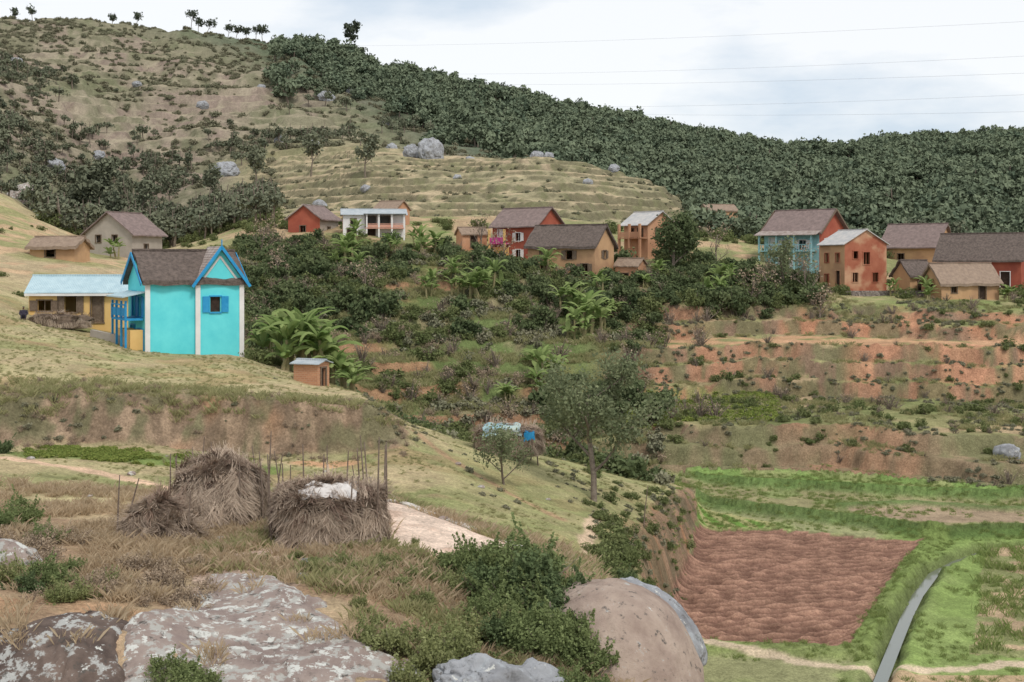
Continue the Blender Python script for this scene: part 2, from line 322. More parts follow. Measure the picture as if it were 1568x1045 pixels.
F=np.stack([ii[:-1,:-1],ii[:-1,1:],ii[1:,1:],ii[1:,:-1]],-1).reshape(-1,4)
gm_,nt,b=mat_new('ground_soil_grass'); N=nt.nodes;Lk=nt.links
at=N.new('ShaderNodeAttribute'); at.attribute_name='Col'; tc=N.new('ShaderNodeTexCoord')
last=at.outputs['Color']
for sc,lo,hi in((9,.62,1.4),(1.7,.8,1.22),(38,.75,1.25),(.3,.78,1.22)):
    n=N.new('ShaderNodeTexNoise'); n.inputs['Scale'].default_value=sc; n.inputs['Detail'].default_value=6; n.inputs['Roughness'].default_value=.7
    Lk.new(tc.outputs['Object'],n.inputs['Vector'])
    mr=N.new('ShaderNodeMapRange'); mr.inputs['From Min'].default_value=.3; mr.inputs['From Max'].default_value=.7; mr.inputs['To Min'].default_value=lo; mr.inputs['To Max'].default_value=hi
    Lk.new(n.outputs['Fac'],mr.inputs['Value'])
    vm=N.new('ShaderNodeVectorMath'); vm.operation='SCALE'; Lk.new(last,vm.inputs[0]); Lk.new(mr.outputs['Result'],vm.inputs['Scale']); last=vm.outputs['Vector']
Lk.new(last,b.inputs['Base Color']); b.inputs['Roughness'].default_value=1; b.inputs['Specular IOR Level'].default_value=.03
nb=N.new('ShaderNodeTexNoise'); nb.inputs['Scale'].default_value=6; nb.inputs['Detail'].default_value=8; nb.inputs['Roughness'].default_value=.7
Lk.new(tc.outputs['Object'],nb.inputs['Vector']); bp=N.new('ShaderNodeBump'); bp.inputs['Strength'].default_value=.7; bp.inputs['Distance'].default_value=.12
Lk.new(nb.outputs['Fac'],bp.inputs['Height']); Lk.new(bp.outputs['Normal'],b.inputs['Normal'])
me=np_mesh('terrain',np.stack([X,Y,Z],-1).reshape(-1,3),F,gm_,True)
ca=me.color_attributes.new('Col','FLOAT_COLOR','POINT')
ca.data.foreach_set('color',np.concatenate([np.clip(C,0,1).reshape(-1,3),np.ones((nr*nc,1))],1).astype(np.float32).ravel())
new_obj('terrain',me)
wm,nt,b=mat_new('ditch_water'); b.inputs['Base Color'].default_value=(.16,.17,.14,1); b.inputs['Roughness'].default_value=.12; b.inputs['Specular IOR Level'].default_value=.6
mb=MB(); P=ditch; vs=[];
for i,p in enumerate(P):
    t=P[min(i+1,len(P)-1)]-P[max(i-1,0)]; t=t/np.linalg.norm(t); nrm=np.array([-t[1],t[0]])*.26
    vs+=[(p[0]-nrm[0],p[1]-nrm[1],-16.25),(p[0]+nrm[0],p[1]+nrm[1],-16.25)]
mb.add(vs,[(2*i,2*i+1,2*i+3,2*i+2) for i in range(len(P)-1)]); mb.obj('irrigation_ditch_water',wm)
# ---------------------------------------------------------------- foliage prototypes (own collection, instanced)
protos=bpy.data.collections.new('plant_prototypes')
def leaf_mesh(name,P,size,mat,up=.3,aspect=1.6,out=None,shade=None):
    n=len(P); d=rng.normal(size=(n,3)); d[:,2]+=up
    if out is not None: d+=out*1.2
    d/=np.linalg.norm(d,axis=1,keepdims=True)
    a=np.cross(d,rng.normal(size=(n,3))); a/=np.linalg.norm(a,axis=1,keepdims=True)+1e-9; bb=np.cross(d,a)
    s=(size*(.5+1.0*rng.random(n)))[:,None]
    V=np.stack([P-a*s*aspect/2,P+bb*s*.5,P+a*s*aspect/2,P-bb*s*.5],1).reshape(-1,3)
    me=np_mesh(name,V,np.arange(4*n).reshape(-1,4),mat)
    sh=rng.random(n) if shade is None else shade
    at=me.attributes.new('shade','FLOAT','POINT'); at.data.foreach_set('value',np.repeat(sh,4).astype(np.float32))
    return me
def crown_pts(n,lobes,seed,flat=.8,R_=1.0,lo=.35,sprig=.15):
    r=np.random.default_rng(seed); L=r.normal(size=(lobes,3)); L/=np.linalg.norm(L,axis=1,keepdims=True)
    L*= (r.random((lobes,1))**.5)*.72*R_; L[:,2]=np.abs(L[:,2])*flat+.28*flat
    rad=lo*(.45+1.0*r.random(lobes))*R_
    k=r.integers(0,lobes,n); dv=r.normal(size=(n,3)); dv/=np.linalg.norm(dv,axis=1,keepdims=True)
    rr=rad[k]*(r.random(n)**.4)*(1+(r.random(n)<sprig)*r.random(n)*.8); P=L[k]+dv*rr[:,None]*np.array([1,1,.85]); P[:,2]=np.maximum(P[:,2],.02)
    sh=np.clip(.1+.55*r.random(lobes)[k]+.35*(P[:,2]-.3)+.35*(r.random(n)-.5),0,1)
    return P,dv,sh
LM={}
LM['bush']=leafmat('bush_leaves',(.095,.13,.05),(.15,.17,.075),(.24,.265,.115))
LM['dark']=leafmat('dark_leaves',(.06,.09,.045),(.09,.12,.055),(.155,.185,.09),.2)
LM['far']=leafmat('hazed_forest_leaves',(.095,.13,.09),(.13,.155,.10),(.19,.225,.145),0)  # distance haze painted into the leaf colour: paler, bluer, less saturated
LM['wood']=leafmat('woodland_leaves',(.095,.115,.08),(.14,.15,.10),(.20,.21,.14),0)
LM['scrubL']=leafmat('scrub_leaves',(.14,.155,.095),(.195,.18,.12),(.27,.255,.175),0)  # leaf colour also lightened to paint haze on the far hills
LM['dry']=leafmat('dry_scrub',(.22,.17,.125),(.32,.24,.17),(.42,.33,.24),.1)
LM['banana']=leafmat('banana_leaves',(.13,.21,.06),(.19,.27,.085),(.31,.38,.15),.4)
LM['bean']=leafmat('bean_leaves',(.13,.20,.05),(.21,.27,.07),(.31,.34,.10),.3)
LM['grass']=leafmat('green_grass_blades',(.22,.24,.10),(.30,.29,.14),(.40,.37,.20),.3)
LM['vgrass']=leafmat('valley_grass_blades',(.15,.22,.06),(.22,.28,.09),(.31,.35,.14),.3)
LM['dgrass']=leafmat('dry_grass_blades',(.36,.27,.17),(.46,.35,.23),(.56,.45,.31),.3)
LM['near']=leafmat('near_bush_leaves',(.10,.14,.055),(.145,.18,.075),(.28,.33,.145),.35)
LM['near2']=leafmat('yellowgreen_bush_leaves',(.16,.19,.07),(.22,.235,.095),(.35,.37,.18),.35)
LM['neard']=leafmat('dark_bush_leaves',(.06,.09,.042),(.08,.115,.05),(.165,.21,.10),.25)
bark=noisemat('bark',(.13,.10,.08),(.24,.2,.16),6,bscale=25)
def proto(name,me): return new_obj(name,me,coll=protos)
def coll_of(name,objs):
    cl=bpy.data.collections.new(name)
    for o in objs: cl.objects.link(o)
    return cl
def join_np(name,parts):
    bm=bmesh.new(); me=bpy.data.meshes.new(name); mats=[]
    bm.verts.layers.float.new('shade')
    for m in parts:
        fo=len(bm.faces); bm.from_mesh(m); bm.faces.ensure_lookup_table()
        if m.materials[0] not in mats: mats.append(m.materials[0])
        mi=mats.index(m.materials[0])
        for f in bm.faces[fo:]: f.material_index=mi
    bm.to_mesh(me); bm.free()
    for m in mats: me.materials.append(m)
    return me
def tube_mesh(fn,mat):
    mb=MB(); fn(mb); me=bpy.data.meshes.new('t'); me.from_pydata(mb.v,[],mb.f); me.update(); me.materials.append(mat); return me
def bush_set(tag,mat,n,size,k=4,flat=.8,lo=.32,lobes=12,ntw=8,sprig=.15,shoots=0,sl_=.32):
    obs=[]
    for i in range(k):
        P,dv,sh=crown_pts(n,lobes,100+i*7+len(tag),flat*(.8+.15*i),1,lo,sprig)
        if shoots:
            r=np.random.default_rng(500+i); m=len(P)//3; s=r.integers(0,shoots,m); b0=P[r.integers(0,len(P),shoots)]; dr=b0*np.array([.4,.4,.2])+np.array([0,0,.5])+r.normal(size=(shoots,3))*.2
            dr*=r.uniform(.5,1.3,(shoots,1))
            t=r.random(m); Q=b0[s]+dr[s]*(t*sl_*1.6)[:,None]+r.normal(size=(m,3))*(.045*(1.1-t))[:,None]
            P[:m]=Q; sh[:m]=np.clip(.3+.5*t,0,1)
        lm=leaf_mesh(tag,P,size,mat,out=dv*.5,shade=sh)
        def tw(mb):
            for q in range(ntw):
                a=q*.9; e=P[random.randrange(n)]*1.08
                mb.tube([(0.05*math.cos(a),.05*math.sin(a),-.1),tuple(e*.5+np.array([0,0,.05])),tuple(e)],[.03,.018,.005],4)
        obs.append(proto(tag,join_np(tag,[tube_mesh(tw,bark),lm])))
    return coll_of(tag+'_set',obs)
c_bush=bush_set('bush',LM['bush'],760,.10)
c_dark=bush_set('dark_bush',LM['dark'],800,.115,flat=1.1)
c_near=bush_set('near_bush',LM['near'],6000,.042,lobes=22,lo=.25,sprig=.25,ntw=14,shoots=34)
c_near2=bush_set('light_bush',LM['near2'],3400,.05,lobes=16,lo=.25,sprig=.3,ntw=20,shoots=40,k=3)
c_neard=bush_set('dark_near_bush',LM['neard'],6000,.052,lobes=20,lo=.28,sprig=.25,ntw=14,shoots=26,k=3,flat=1)
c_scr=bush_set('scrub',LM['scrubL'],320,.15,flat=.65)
c_dry=bush_set('dry_scrub_plant',LM['dry'],420,.06,flat=.9,ntw=16)
c_twig=bush_set('twiggy_shrub',LM['dry'],120,.05,flat=1.2,ntw=40)
def forest_set(tag,mat,n,size,k=5,th=1.1,lo=.36,lobes=9):
    obs=[]
    for i in range(k):
        P,dv,sh=crown_pts(n,lobes,300+i,.7,1,lo,.05); P[:,2]+=th*.5
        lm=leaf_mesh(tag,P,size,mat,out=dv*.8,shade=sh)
        tm=tube_mesh(lambda mb:(mb.tube([(0,0,-.3),(.03,.02,th*.6),(0,0,th*1.1)],[.07,.05,.02],5),mb.tube([(0,0,th*.5),(.3,.1,th*.9)],[.04,.015],4),mb.tube([(0,0,th*.45),(-.3,-.15,th*.85)],[.04,.015],4)),bark)
        obs.append(proto(tag,join_np(tag,[tm,lm])))
    return coll_of(tag+'_set',obs)
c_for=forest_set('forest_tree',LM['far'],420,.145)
c_for2=forest_set('hill_tree',LM['wood'],260,.14,th=1.8,lo=.3)
def tuft(tag,mat,n,h,sp,w):
    obs=[]
    for k in range(3):
        V=[];sh=[]
        for i in range(n):
            a=rng.random()*6.28; r=rng.random()*sp; x,y=r*math.cos(a),r*math.sin(a); hh=h*(.5+.7*rng.random()); l=rng.normal(size=2)*hh*.45
            ww=w*(.6+.8*rng.random()); t=rng.random()*3.14; dx,dy=math.cos(t)*ww,math.sin(t)*ww
            V+=[(x-dx,y-dy,-.03),(x+dx,y+dy,-.03),(x+dx*.4+l[0]*.8,y+dy*.4+l[1]*.8,hh*.75),(x+l[0]*1.3,y+l[1]*1.3,hh)]; sh.append(rng.random())
        me=np_mesh(tag,np.array(V),np.arange(4*n).reshape(-1,4),mat)
        at=me.attributes.new('shade','FLOAT','POINT'); at.data.foreach_set('value',np.repeat(np.array(sh),4).astype(np.float32))
        obs.append(proto(tag,me))
    return coll_of(tag+'_set',obs)
c_gr=tuft('grass_tuft',LM['grass'],45,.22,.28,.010)
c_vg=tuft('valley_grass_tuft',LM['vgrass'],45,.2,.35,.014)
c_dg=tuft('dry_grass_tuft',LM['dgrass'],45,.24,.28,.010)
stemm=noisemat('banana_stem',(.2,.2,.09),(.3,.24,.14),4,bump=.2)
def banana(seed):
    r=random.Random(seed); V=[];Fc=[];sh=[]
    nst=r.randint(3,5); stems=[]
    for s in range(nst):
        bx,by=(r.uniform(-.9,.9),r.uniform(-.9,.9)) if s else (0,0)
        hh=r.uniform(1.2,1.9)*(1 if s==0 else r.uniform(.5,.9)); lean=(r.uniform(-.25,.25),r.uniform(-.25,.25))
        top=(bx+lean[0],by+lean[1],hh); stems.append(((bx,by,-.3),top))
        nl=r.randint(7,10)
        for i in range(nl):
            a=i*2.4+r.uniform(-.4,.4); Ln=r.uniform(1.2,2.2)*(1 if s==0 else .8); el=r.uniform(.6,1.45); wd=r.uniform(.18,.28)
            px,pz=0,0; S=9; shd=r.random(); dr=r.uniform(1.0,1.9)
            base=len(V)
            for k in range(S+1):
                t=k/S; ang=el-t*t*dr
                if k: px+=math.cos(ang)*Ln/S; pz+=math.sin(ang)*Ln/S
                w=wd*math.sin(math.pi*min(1,(t*.9+.08)))**.6*(1 if t>.12 else .25)*r.uniform(.6,1.15)
                cx,cy=top[0]+px*math.cos(a),top[1]+px*math.sin(a); z=top[2]+pz
                nx,ny=-math.sin(a)*w,math.cos(a)*w
                V+=[(cx+nx,cy+ny,z-w*.45),(cx,cy,z),(cx-nx,cy-ny,z-w*.45)]; sh+=[shd,min(1,shd+.25),shd]
            for k in range(S):
                q=base+3*k; Fc+=[(q,q+1,q+4,q+3),(q+1,q+2,q+5,q+4)]
    lm=np_mesh('banana_leaf',np.array(V),np.array(Fc),LM['banana'])
    at=lm.attributes.new('shade','FLOAT','POINT'); at.data.foreach_set('value',np.array(sh,dtype=np.float32))
    tm=tube_mesh(lambda mb:[mb.tube([a,((a[0]+b[0])/2,(a[1]+b[1])/2,b[2]*.5),b],[.13,.11,.07],7) for a,b in stems],stemm)
    return join_np('banana_plant',[tm,lm])
ban=[proto('banana_proto',banana(i)) for i in range(5)]; c_ban=coll_of('banana_set',ban)
c_bean=coll_of('bean_set',[proto('bean_plant',leaf_mesh('bean_plant',crown_pts(160,6,5)[0],.3,LM['bean']))])
def instancer(name,x,y,scale,cl,zoff=0.0,sz=None,tilt=.08,z=None):
    n=len(x)
    if n==0: return
    z=look(Z,x,y) if z is None else z
    sc=np.stack([scale*rng.uniform(.85,1.2,n),scale*rng.uniform(.85,1.2,n),scale*(sz if sz is not None else rng.uniform(.8,1.25,n))],-1)
    V=np.stack([x,y,z+zoff],-1)
    me=bpy.data.meshes.new(name); me.vertices.add(n); me.vertices.foreach_set('co',V.astype(np.float32).ravel())
    a=me.attributes.new('sc','FLOAT_VECTOR','POINT'); a.data.foreach_set('vector',sc.astype(np.float32).ravel())
    rt=np.stack([rng.normal(size=n)*tilt,rng.normal(size=n)*tilt,rng.random(n)*6.283],-1)
    a=me.attributes.new('rt','FLOAT_VECTOR','POINT'); a.data.foreach_set('vector',rt.astype(np.float32).ravel())
    a=me.attributes.new('pick','INT','POINT'); a.data.foreach_set('value',rng.integers(0,len(cl.objects),n).astype(np.int32))
    o=new_obj(name,me)
    ng=bpy.data.node_groups.new(name+'_gn','GeometryNodeTree')
    ng.interface.new_socket('Geometry',in_out='INPUT',socket_type='NodeSocketGeometry'); ng.interface.new_socket('Geometry',in_out='OUTPUT',socket_type='NodeSocketGeometry')
    gi=ng.nodes.new('NodeGroupInput'); go=ng.nodes.new('NodeGroupOutput'); ip=ng.nodes.new('GeometryNodeInstanceOnPoints')
    ci=ng.nodes.new('GeometryNodeCollectionInfo'); ci.inputs['Collection'].default_value=cl; ci.inputs['Separate Children'].default_value=True; ci.inputs['Reset Children'].default_value=True
    def na(nm,t):
        q=ng.nodes.new('GeometryNodeInputNamedAttribute'); q.data_type=t; q.inputs['Name'].default_value=nm
        return [s for s in q.outputs if s.enabled and s.name=='Attribute'][0]
    l=ng.links.new
    l(gi.outputs[0],ip.inputs['Points']); l(ci.outputs[0],ip.inputs['Instance']); ip.inputs['Pick Instance'].default_value=True
    l(na('pick','INT'),ip.inputs['Instance Index']); l(na('rt','FLOAT_VECTOR'),ip.inputs['Rotation']); l(na('sc','FLOAT_VECTOR'),ip.inputs['Scale'])
    l(ip.outputs[0],go.inputs[0])
    md=o.modifiers.new('scatter','NODES'); md.node_group=ng
    return o
CLEAR=[]
def samp(n,u0,u1,d0,d1,fn=None,clear=True):
    u=rng.uniform(u0,u1,n); d=np.sqrt(rng.random(n)*(d1*d1-d0*d0)+d0*d0); x=(u-784)/2000*d; y=d
    m=np.ones(n,bool)
    if fn is not None: m&=fn(u,d,look(T,x,y),x,y)
    if clear:
        for cx,cy,cr in CLEAR: m&=np.hypot(x-cx,y-cy)>cr
    return x[m],y[m]
# ---------------------------------------------------------------- buildings
def wm_(name,c1,c2,c3=None,**k): return noisemat(name,c1,c2,.9,c3=c3,**k)
M=dict(
 turq=wm_('turquoise_plaster',(.11,.60,.66),(.15,.68,.72),bump=.1), blue=noisemat('blue_paint',(.02,.23,.48),(.04,.30,.56),3,rough=.5,bump=.05),
 white=wm_('white_plaster',(.64,.62,.6),(.76,.74,.72),bump=.1), yellow=wm_('yellow_plaster',(.66,.42,.16),(.72,.49,.20),bump=.1),
 ochre=wm_('ochre_mud',(.46,.28,.155),(.54,.34,.19),c3=(.40,.24,.14)), orange=wm_('orange_mud',(.48,.26,.155),(.54,.31,.19),c3=(.42,.22,.13)),
 red=wm_('red_mud_plaster',(.32,.085,.055),(.39,.12,.075),c3=(.29,.08,.055)), pink=wm_('pink_plaster',(.55,.28,.21),(.6,.34,.26)),
 rpatch=wm_('patchy_red_render',(.31,.10,.06),(.39,.15,.09),c3=(.50,.30,.185)), gray=wm_('gray_mud',(.34,.30,.26),(.42,.37,.32)),
 thatch=noisemat('old_thatch',(.10,.08,.07),(.19,.15,.13),4,bump=.8,bscale=16,dist=.05), tile=noisemat('brown_roof_tiles',(.17,.13,.12),(.26,.195,.18),2.5,bump=.6,bscale=12),
 tan=noisemat('tan_thatch',(.23,.17,.13),(.32,.24,.18),3,bump=.6), dark=noisemat('dark_wood_and_room_shade',(.03,.02,.016),(.06,.04,.03),4),
 wood=noisemat('weathered_wood',(.12,.085,.06),(.2,.15,.11),8), magenta=noisemat('magenta_paint',(.5,.05,.24),(.6,.08,.3),3), teal=noisemat('teal_paint',(.24,.44,.46),(.34,.57,.59),3),
 stone=noisemat('field_stone',(.16,.13,.12),(.36,.31,.28),5,bump=1,bscale=6,dist=.08),
 sheet=noisemat('plastic_sheet',(.50,.46,.44),(.66,.63,.60),2,rough=.4,bump=.5,bscale=4))
def metal(name,c1,c2,sc=14):
    m,nt,b=mat_new(name); N=nt.nodes;Lk=nt.links; tc=N.new('ShaderNodeTexCoord')
    w=N.new('ShaderNodeTexWave'); w.inputs['Scale'].default_value=sc/6.28*1.2; w.bands_direction='X'; Lk.new(tc.outputs['Object'],w.inputs['Vector'])
    bp=N.new('ShaderNodeBump'); bp.inputs['Strength'].default_value=.6; bp.inputs['Distance'].default_value=.05; Lk.new(w.outputs['Fac'],bp.inputs['Height']); Lk.new(bp.outputs['Normal'],b.inputs['Normal'])
    n=N.new('ShaderNodeTexNoise'); n.inputs['Scale'].default_value=2; n.inputs['Detail'].default_value=6; Lk.new(tc.outputs['Object'],n.inputs['Vector'])
    r=N.new('ShaderNodeValToRGB'); r.color_ramp.elements[0].color=(*c1,1); r.color_ramp.elements[1].color=(*c2,1); r.color_ramp.elements[0].position=.35; r.color_ramp.elements[1].position=.65
    Lk.new(n.outputs['Fac'],r.inputs['Fac']); Lk.new(r.outputs['Color'],b.inputs['Base Color']); b.inputs['Roughness'].default_value=.5; b.inputs['Specular IOR Level'].default_value=.3
    return m
M['bmetal']=metal('pale_blue_metal',(.38,.52,.58),(.46,.60,.65)); M['gmetal']=metal('pale_gray_metal',(.42,.42,.42),(.56,.53,.50)); M['rust']=metal('rusty_metal',(.24,.18,.15),(.40,.34,.31))
M['gbmetal']=metal('gray_blue_metal',(.33,.38,.41),(.45,.48,.50))
def brickmat(name,c1,c2,mort):
    m,nt,b=mat_new(name); N=nt.nodes;Lk=nt.links; tc=N.new('ShaderNodeTexCoord')
    t=N.new('ShaderNodeTexBrick'); t.inputs['Scale'].default_value=1; t.inputs['Brick Width'].default_value=.24; t.inputs['Row Height'].default_value=.11; t.inputs['Mortar Size'].default_value=.012
    t.inputs['Color1'].default_value=(*c1,1); t.inputs['Color2'].default_value=(*c2,1); t.inputs['Mortar'].default_value=(*mort,1)
    sp=N.new('ShaderNodeSeparateXYZ'); cb=N.new('ShaderNodeCombineXYZ'); ad=N.new('ShaderNodeMath'); Lk.new(tc.outputs['Object'],sp.inputs[0]); Lk.new(sp.outputs[0],ad.inputs[0]); Lk.new(sp.outputs[1],ad.inputs[1]); Lk.new(ad.outputs[0],cb.inputs[0]); Lk.new(sp.outputs[2],cb.inputs[1])
    Lk.new(cb.outputs[0],t.inputs['Vector']); Lk.new(t.outputs['Color'],b.inputs['Base Color']); return m
M['brick']=brickmat('clay_bricks',(.50,.25,.14),(.40,.19,.11),(.45,.3,.2))
def wallpanel(mb,o,t,n,w,h,ops,base=-1.5,dep=.2):
    o=Vector(o);t=Vector(t);n=Vector(n);zz=Vector((0,0,1))
    xs=sorted({0,w}|{a for q in ops for a in(q[0],q[0]+q[2])}); zs=sorted({base,h}|{a for q in ops for a in(q[1],q[1]+q[3])})
    for i in range(len(xs)-1):
        for k in range(len(zs)-1):
            cx=(xs[i]+xs[i+1])/2;cz=(zs[k]+zs[k+1])/2
            if any(q[0]<cx<q[0]+q[2] and q[1]<cz<q[1]+q[3] for q in ops): continue
            mb.add([o+t*xs[i]+zz*zs[k],o+t*xs[i+1]+zz*zs[k],o+t*xs[i+1]+zz*zs[k+1],o+t*xs[i]+zz*zs[k+1]],[(0,1,2,3)])
    for q in ops:
        a,bz,ww,hh=q[:4]; c4=[(a,bz),(a+ww,bz),(a+ww,bz+hh),(a,bz+hh)]
        for i in range(4):
            p=c4[i];r=c4[(i+1)%4]
            A=o+t*p[0]+zz*p[1];B=o+t*r[0]+zz*r[1]; mb.add([A,B,B-n*dep,A-n*dep],[(0,1,2,3)])
def house(name,u,d,rot,L,W,he,hr,wall,roof,ops={},z=None,over=.35,th=.14,barge=None,side=None,shut=None,frame='wood',endmat=None,roofside=None):
    x,y=st(u,d); z=H(x,y) if z is None else z
    e=empty(name,(x,y,z),R(rot)); CLEAR.append((x,y,max(L,W)*.62))
    hl,hw=L/2,W/2
    faces={'F':((-hl,-hw,0),(1,0,0),(0,-1,0),L),'R':((hl,-hw,0),(0,1,0),(1,0,0),W),'B':((hl,hw,0),(-1,0,0),(0,1,0),L),'L':((-hl,hw,0),(0,-1,0),(-1,0,0),W)}
    for k,(o,t,n,w) in faces.items():
        mb=MB(); oo=[q for q in ops.get(k,[])]
        wallpanel(mb,o,t,n,w,he,oo)
        if k in'RL':
            o_=Vector(o);t_=Vector(t)
            mb.add([o_+Vector((0,0,he)),o_+t_*w+Vector((0,0,he)),o_+t_*w/2+Vector((0,0,hr))],[(0,1,2)])
        wmat=M[(endmat if (endmat and k in'RL') else (side if side and k in 'FB' else wall))]
        mb.obj('wall_'+k,wmat,e)
        if oo:
            fb=MB(); sb=MB(); db=MB(); T_=Vector(t);N_=Vector(n);O_=Vector(o)
            ry=Matrix((T_,N_,Vector((0,0,1)))).transposed()
            for q in oo:
                a,bz,ww,hh=q[:4]; cx=a+ww/2; kind=q[4] if len(q)>4 else 'w'
                for (px,pz,sx,szz) in((cx,bz+hh+.04,ww+.2,.08),(cx,bz-.04,ww+.24,.08),(a-.04,bz+hh/2,.08,hh),(a+ww+.04,bz+hh/2,.08,hh)):
                    fb.box(O_+T_*px+N_*.02+Vector((0,0,pz)),(sx,.1,szz),ry)
                if kind=='w':
                    fb.box(O_+T_*cx-N_*.1+Vector((0,0,bz+hh/2)),(.05,.04,hh),ry)
                if kind=='d': db.box(O_+T_*cx-N_*.15+Vector((0,0,bz+hh/2)),(ww,.05,hh),ry)
                if shut and kind in('w','s'):
                    for sg in(-1,1): sb.box(O_+T_*(cx+sg*(ww*.75+.09))+N_*.045+Vector((0,0,bz+hh/2)),(ww*.5,.05,hh*1.02),ry)
            fb.obj('frames_'+k,M[frame],e)
            if sb.v: sb.obj('shutters_'+k,M[shut],e)
            if db.v: db.obj('door_'+k,M[shut or 'dark'],e)
    sl=(hr-he)/hw
    for s in(-1,1):
        rb=MB(); ey=s*(hw+over); ez=he-over*sl; xo=hl+over*.8; nx=10; ny=5
        G={}
        for i in range(nx+1):
            for j in range(ny+1):
                xx=-xo+2*xo*i/nx; t=j/ny; jt=random.uniform(-1,1)*(.06 if th>.2 else (.03 if th>.1 else .008)); ej=(random.uniform(-.1,.06) if (j==ny and th>.1) else 0)
                G[i,j]=(xx+ (random.uniform(-.06,.06) if th>.1 and i in(0,nx) else 0),ey*t+s*ej,hr+(ez-hr)*t+.02+jt)
        vs=[];ids={}
        for k_,v in G.items(): ids[k_]=len(vs); vs.append((v[0],v[1],v[2]+th))
        off=len(vs)
        for k_,v in G.items(): vs.append((v[0],v[1],v[2]))
        fs=[]
        for i in range(nx):
            for j in range(ny):
                q=(ids[i,j],ids[i+1,j],ids[i+1,j+1],ids[i,j+1]); fs.append(q); fs.append(tuple(a+off for a in q[::-1]))
        ring_=[ids[i,0] for i in range(nx+1)]+[ids[nx,j] for j in range(1,ny+1)]+[ids[i,ny] for i in range(nx-1,-1,-1)]+[ids[0,j] for j in range(ny-1,0,-1)]
        for a,b_ in zip(ring_,ring_[1:]+ring_[:1]): fs.append((a,b_,b_+off,a+off))
        rb.add(vs,fs); rb.obj('roof_slope',M[roof if not(roofside and s>0) else roofside],e)
    rc=MB(); rc.beam((-hl-over*.8,0,hr+th*1.05),(hl+over*.8,0,hr+th*1.05),.3,.12); rc.obj('ridge_cap',M[roof],e)
    if barge:
        bb=MB()
        for sx in(-1,1):
            for s in(-1,1):
                xx=sx*(hl+over*.8+.1); bb.beam((xx,0,hr+.08),(xx,s*(hw+over),he-over*sl+.08),.05,.22)
        bb.obj('bargeboards',M[barge],e)
    return e
HT=house('turquoise_house',282,83.5,30,6.0,4.4,4.9,6.55,'turq','thatch',
   ops={'F':[],'L':[(1.2,2.7,1.0,1.5,'d'),(2.7,2.7,.8,1.2,'w'),(.8,.2,1,1.9,'d'),(2.6,.6,.9,1.3,'w')],'R':[(1.8,2.9,.8,1.1,'w')]},z=-6.15,th=.3,over=.35,barge='blue',shut='blue',frame='blue')
mb=MB(); x0,x1,yf=.08,3.12,-2.2-.16
wallpanel(mb,(x0,yf,0),(1,0,0),(0,-1,0),x1-x0,4.9,[(.9,2.95,.65,.95)],dep=.14)
mb.add([(x0,yf,4.9),(x1,yf,4.9),((x0+x1)/2,yf,6.95)],[(0,1,2)])
mb.add([(x0,yf,-1.5),(x0,yf,4.9),(x0,-2.1,4.9),(x0,-2.1,-1.5)],[(0,1,2,3)]); mb.add([(x1,yf,-1.5),(x1,yf,4.9),(x1,-2.1,4.9),(x1,-2.1,-1.5)],[(0,1,2,3)])
mb.obj('gable_wing_wall',M['turq'],HT)
mb=MB(); mb.box((x0+1.225,yf+.13,3.425),(.7,.02,1.0)); mb.obj('dark_window_interior',M['dark'],HT)  # dark panel paints the shade of an unlit room; no room behind it
mb=MB(); xm=(x0+x1)/2
for s in(-1,1):
    xe=xm+s*1.82; ze=6.95-(1.82)*2.05/1.52
    mb.add([(xm,yf-.35,6.98),(xe,yf-.35,ze+.03),(xe,.2,ze+.03),(xm,.2,6.98),(xm,yf-.35,7.08),(xe,yf-.35,ze+.13),(xe,.2,ze+.13),(xm,.2,7.08)],[(0,1,2,3),(4,7,6,5),(0,4,5,1),(1,5,6,2),(3,2,6,7)])
mb.obj('gable_wing_roof',M['rust'],HT)
mb=MB()
for s in(-1,1):
    xe=xm+s*1.85; ze=6.95-(1.85)*2.05/1.52; mb.beam((xm,yf-.38,7.03),(xe,yf-.38,ze+.08),.06,.18)
mb.beam((xm,yf-.38,6.9),(xm,yf-.38,7.5),.05,.08)
mb.box((x0+.62,yf-.05,3.43),(.45,.06,1.0)); mb.box((x0+1.83,yf-.05,3.43),(.45,.06,1.0)); mb.box((x0+1.22,yf-.03,2.9),(.8,.1,.08)); mb.box((x0+1.22,yf-.03,3.95),(.8,.1,.08))
mb.obj('blue_trim',M['blue'],HT)
mb=MB()
for xx,yy in((-2.9,-2.23),(x0+.10,yf-.03),(x1-.12,yf-.03)): mb.box((xx,yy,1.75),(.30,.1,6.3))
for s in(-1,1): mb.beam((xm,yf-.03,6.45),(xm+s*1.2,yf-.03,4.85),.04,.12)
mb.obj('white_pilasters',M['white'],HT)
mb=MB()
mb.box((-3.6,0,2.55),(1.1,3.6,.12))
for yy in(-1.7,-.6,.6,1.7):
    mb.box((-4.1,yy,1.2),(.12,.12,5.0)); mb.box((-4.1,yy+.3,3.0),(.06,.06,.9))
mb.box((-4.1,0,3.45),(.08,3.6,.08)); mb.box((-4.1,0,3.0),(.05,3.6,.5)); mb.obj('side_balcony',M['blue'],HT)
mb=MB(); mb.add([(-3.0,-2.1,4.2),(-4.4,-2.1,3.9),(-4.4,2.1,3.9),(-3.0,2.1,4.2),(-3.0,-2.1,4.28),(-4.4,-2.1,3.98),(-4.4,2.1,3.98),(-3.0,2.1,4.28)],[(0,1,2,3),(4,7,6,5),(0,4,5,1),(1,5,6,2),(2,6,7,3)]); mb.obj('balcony_roof',M['bmetal'],HT)
mb=MB(); mb.box((-3.45,-1.0,.6),(.8,1.6,2.6)); mb.box((-3.45,1.1,.6),(.8,1.2,2.6)); mb.obj('balcony_store_walls',M['yellow'],HT)
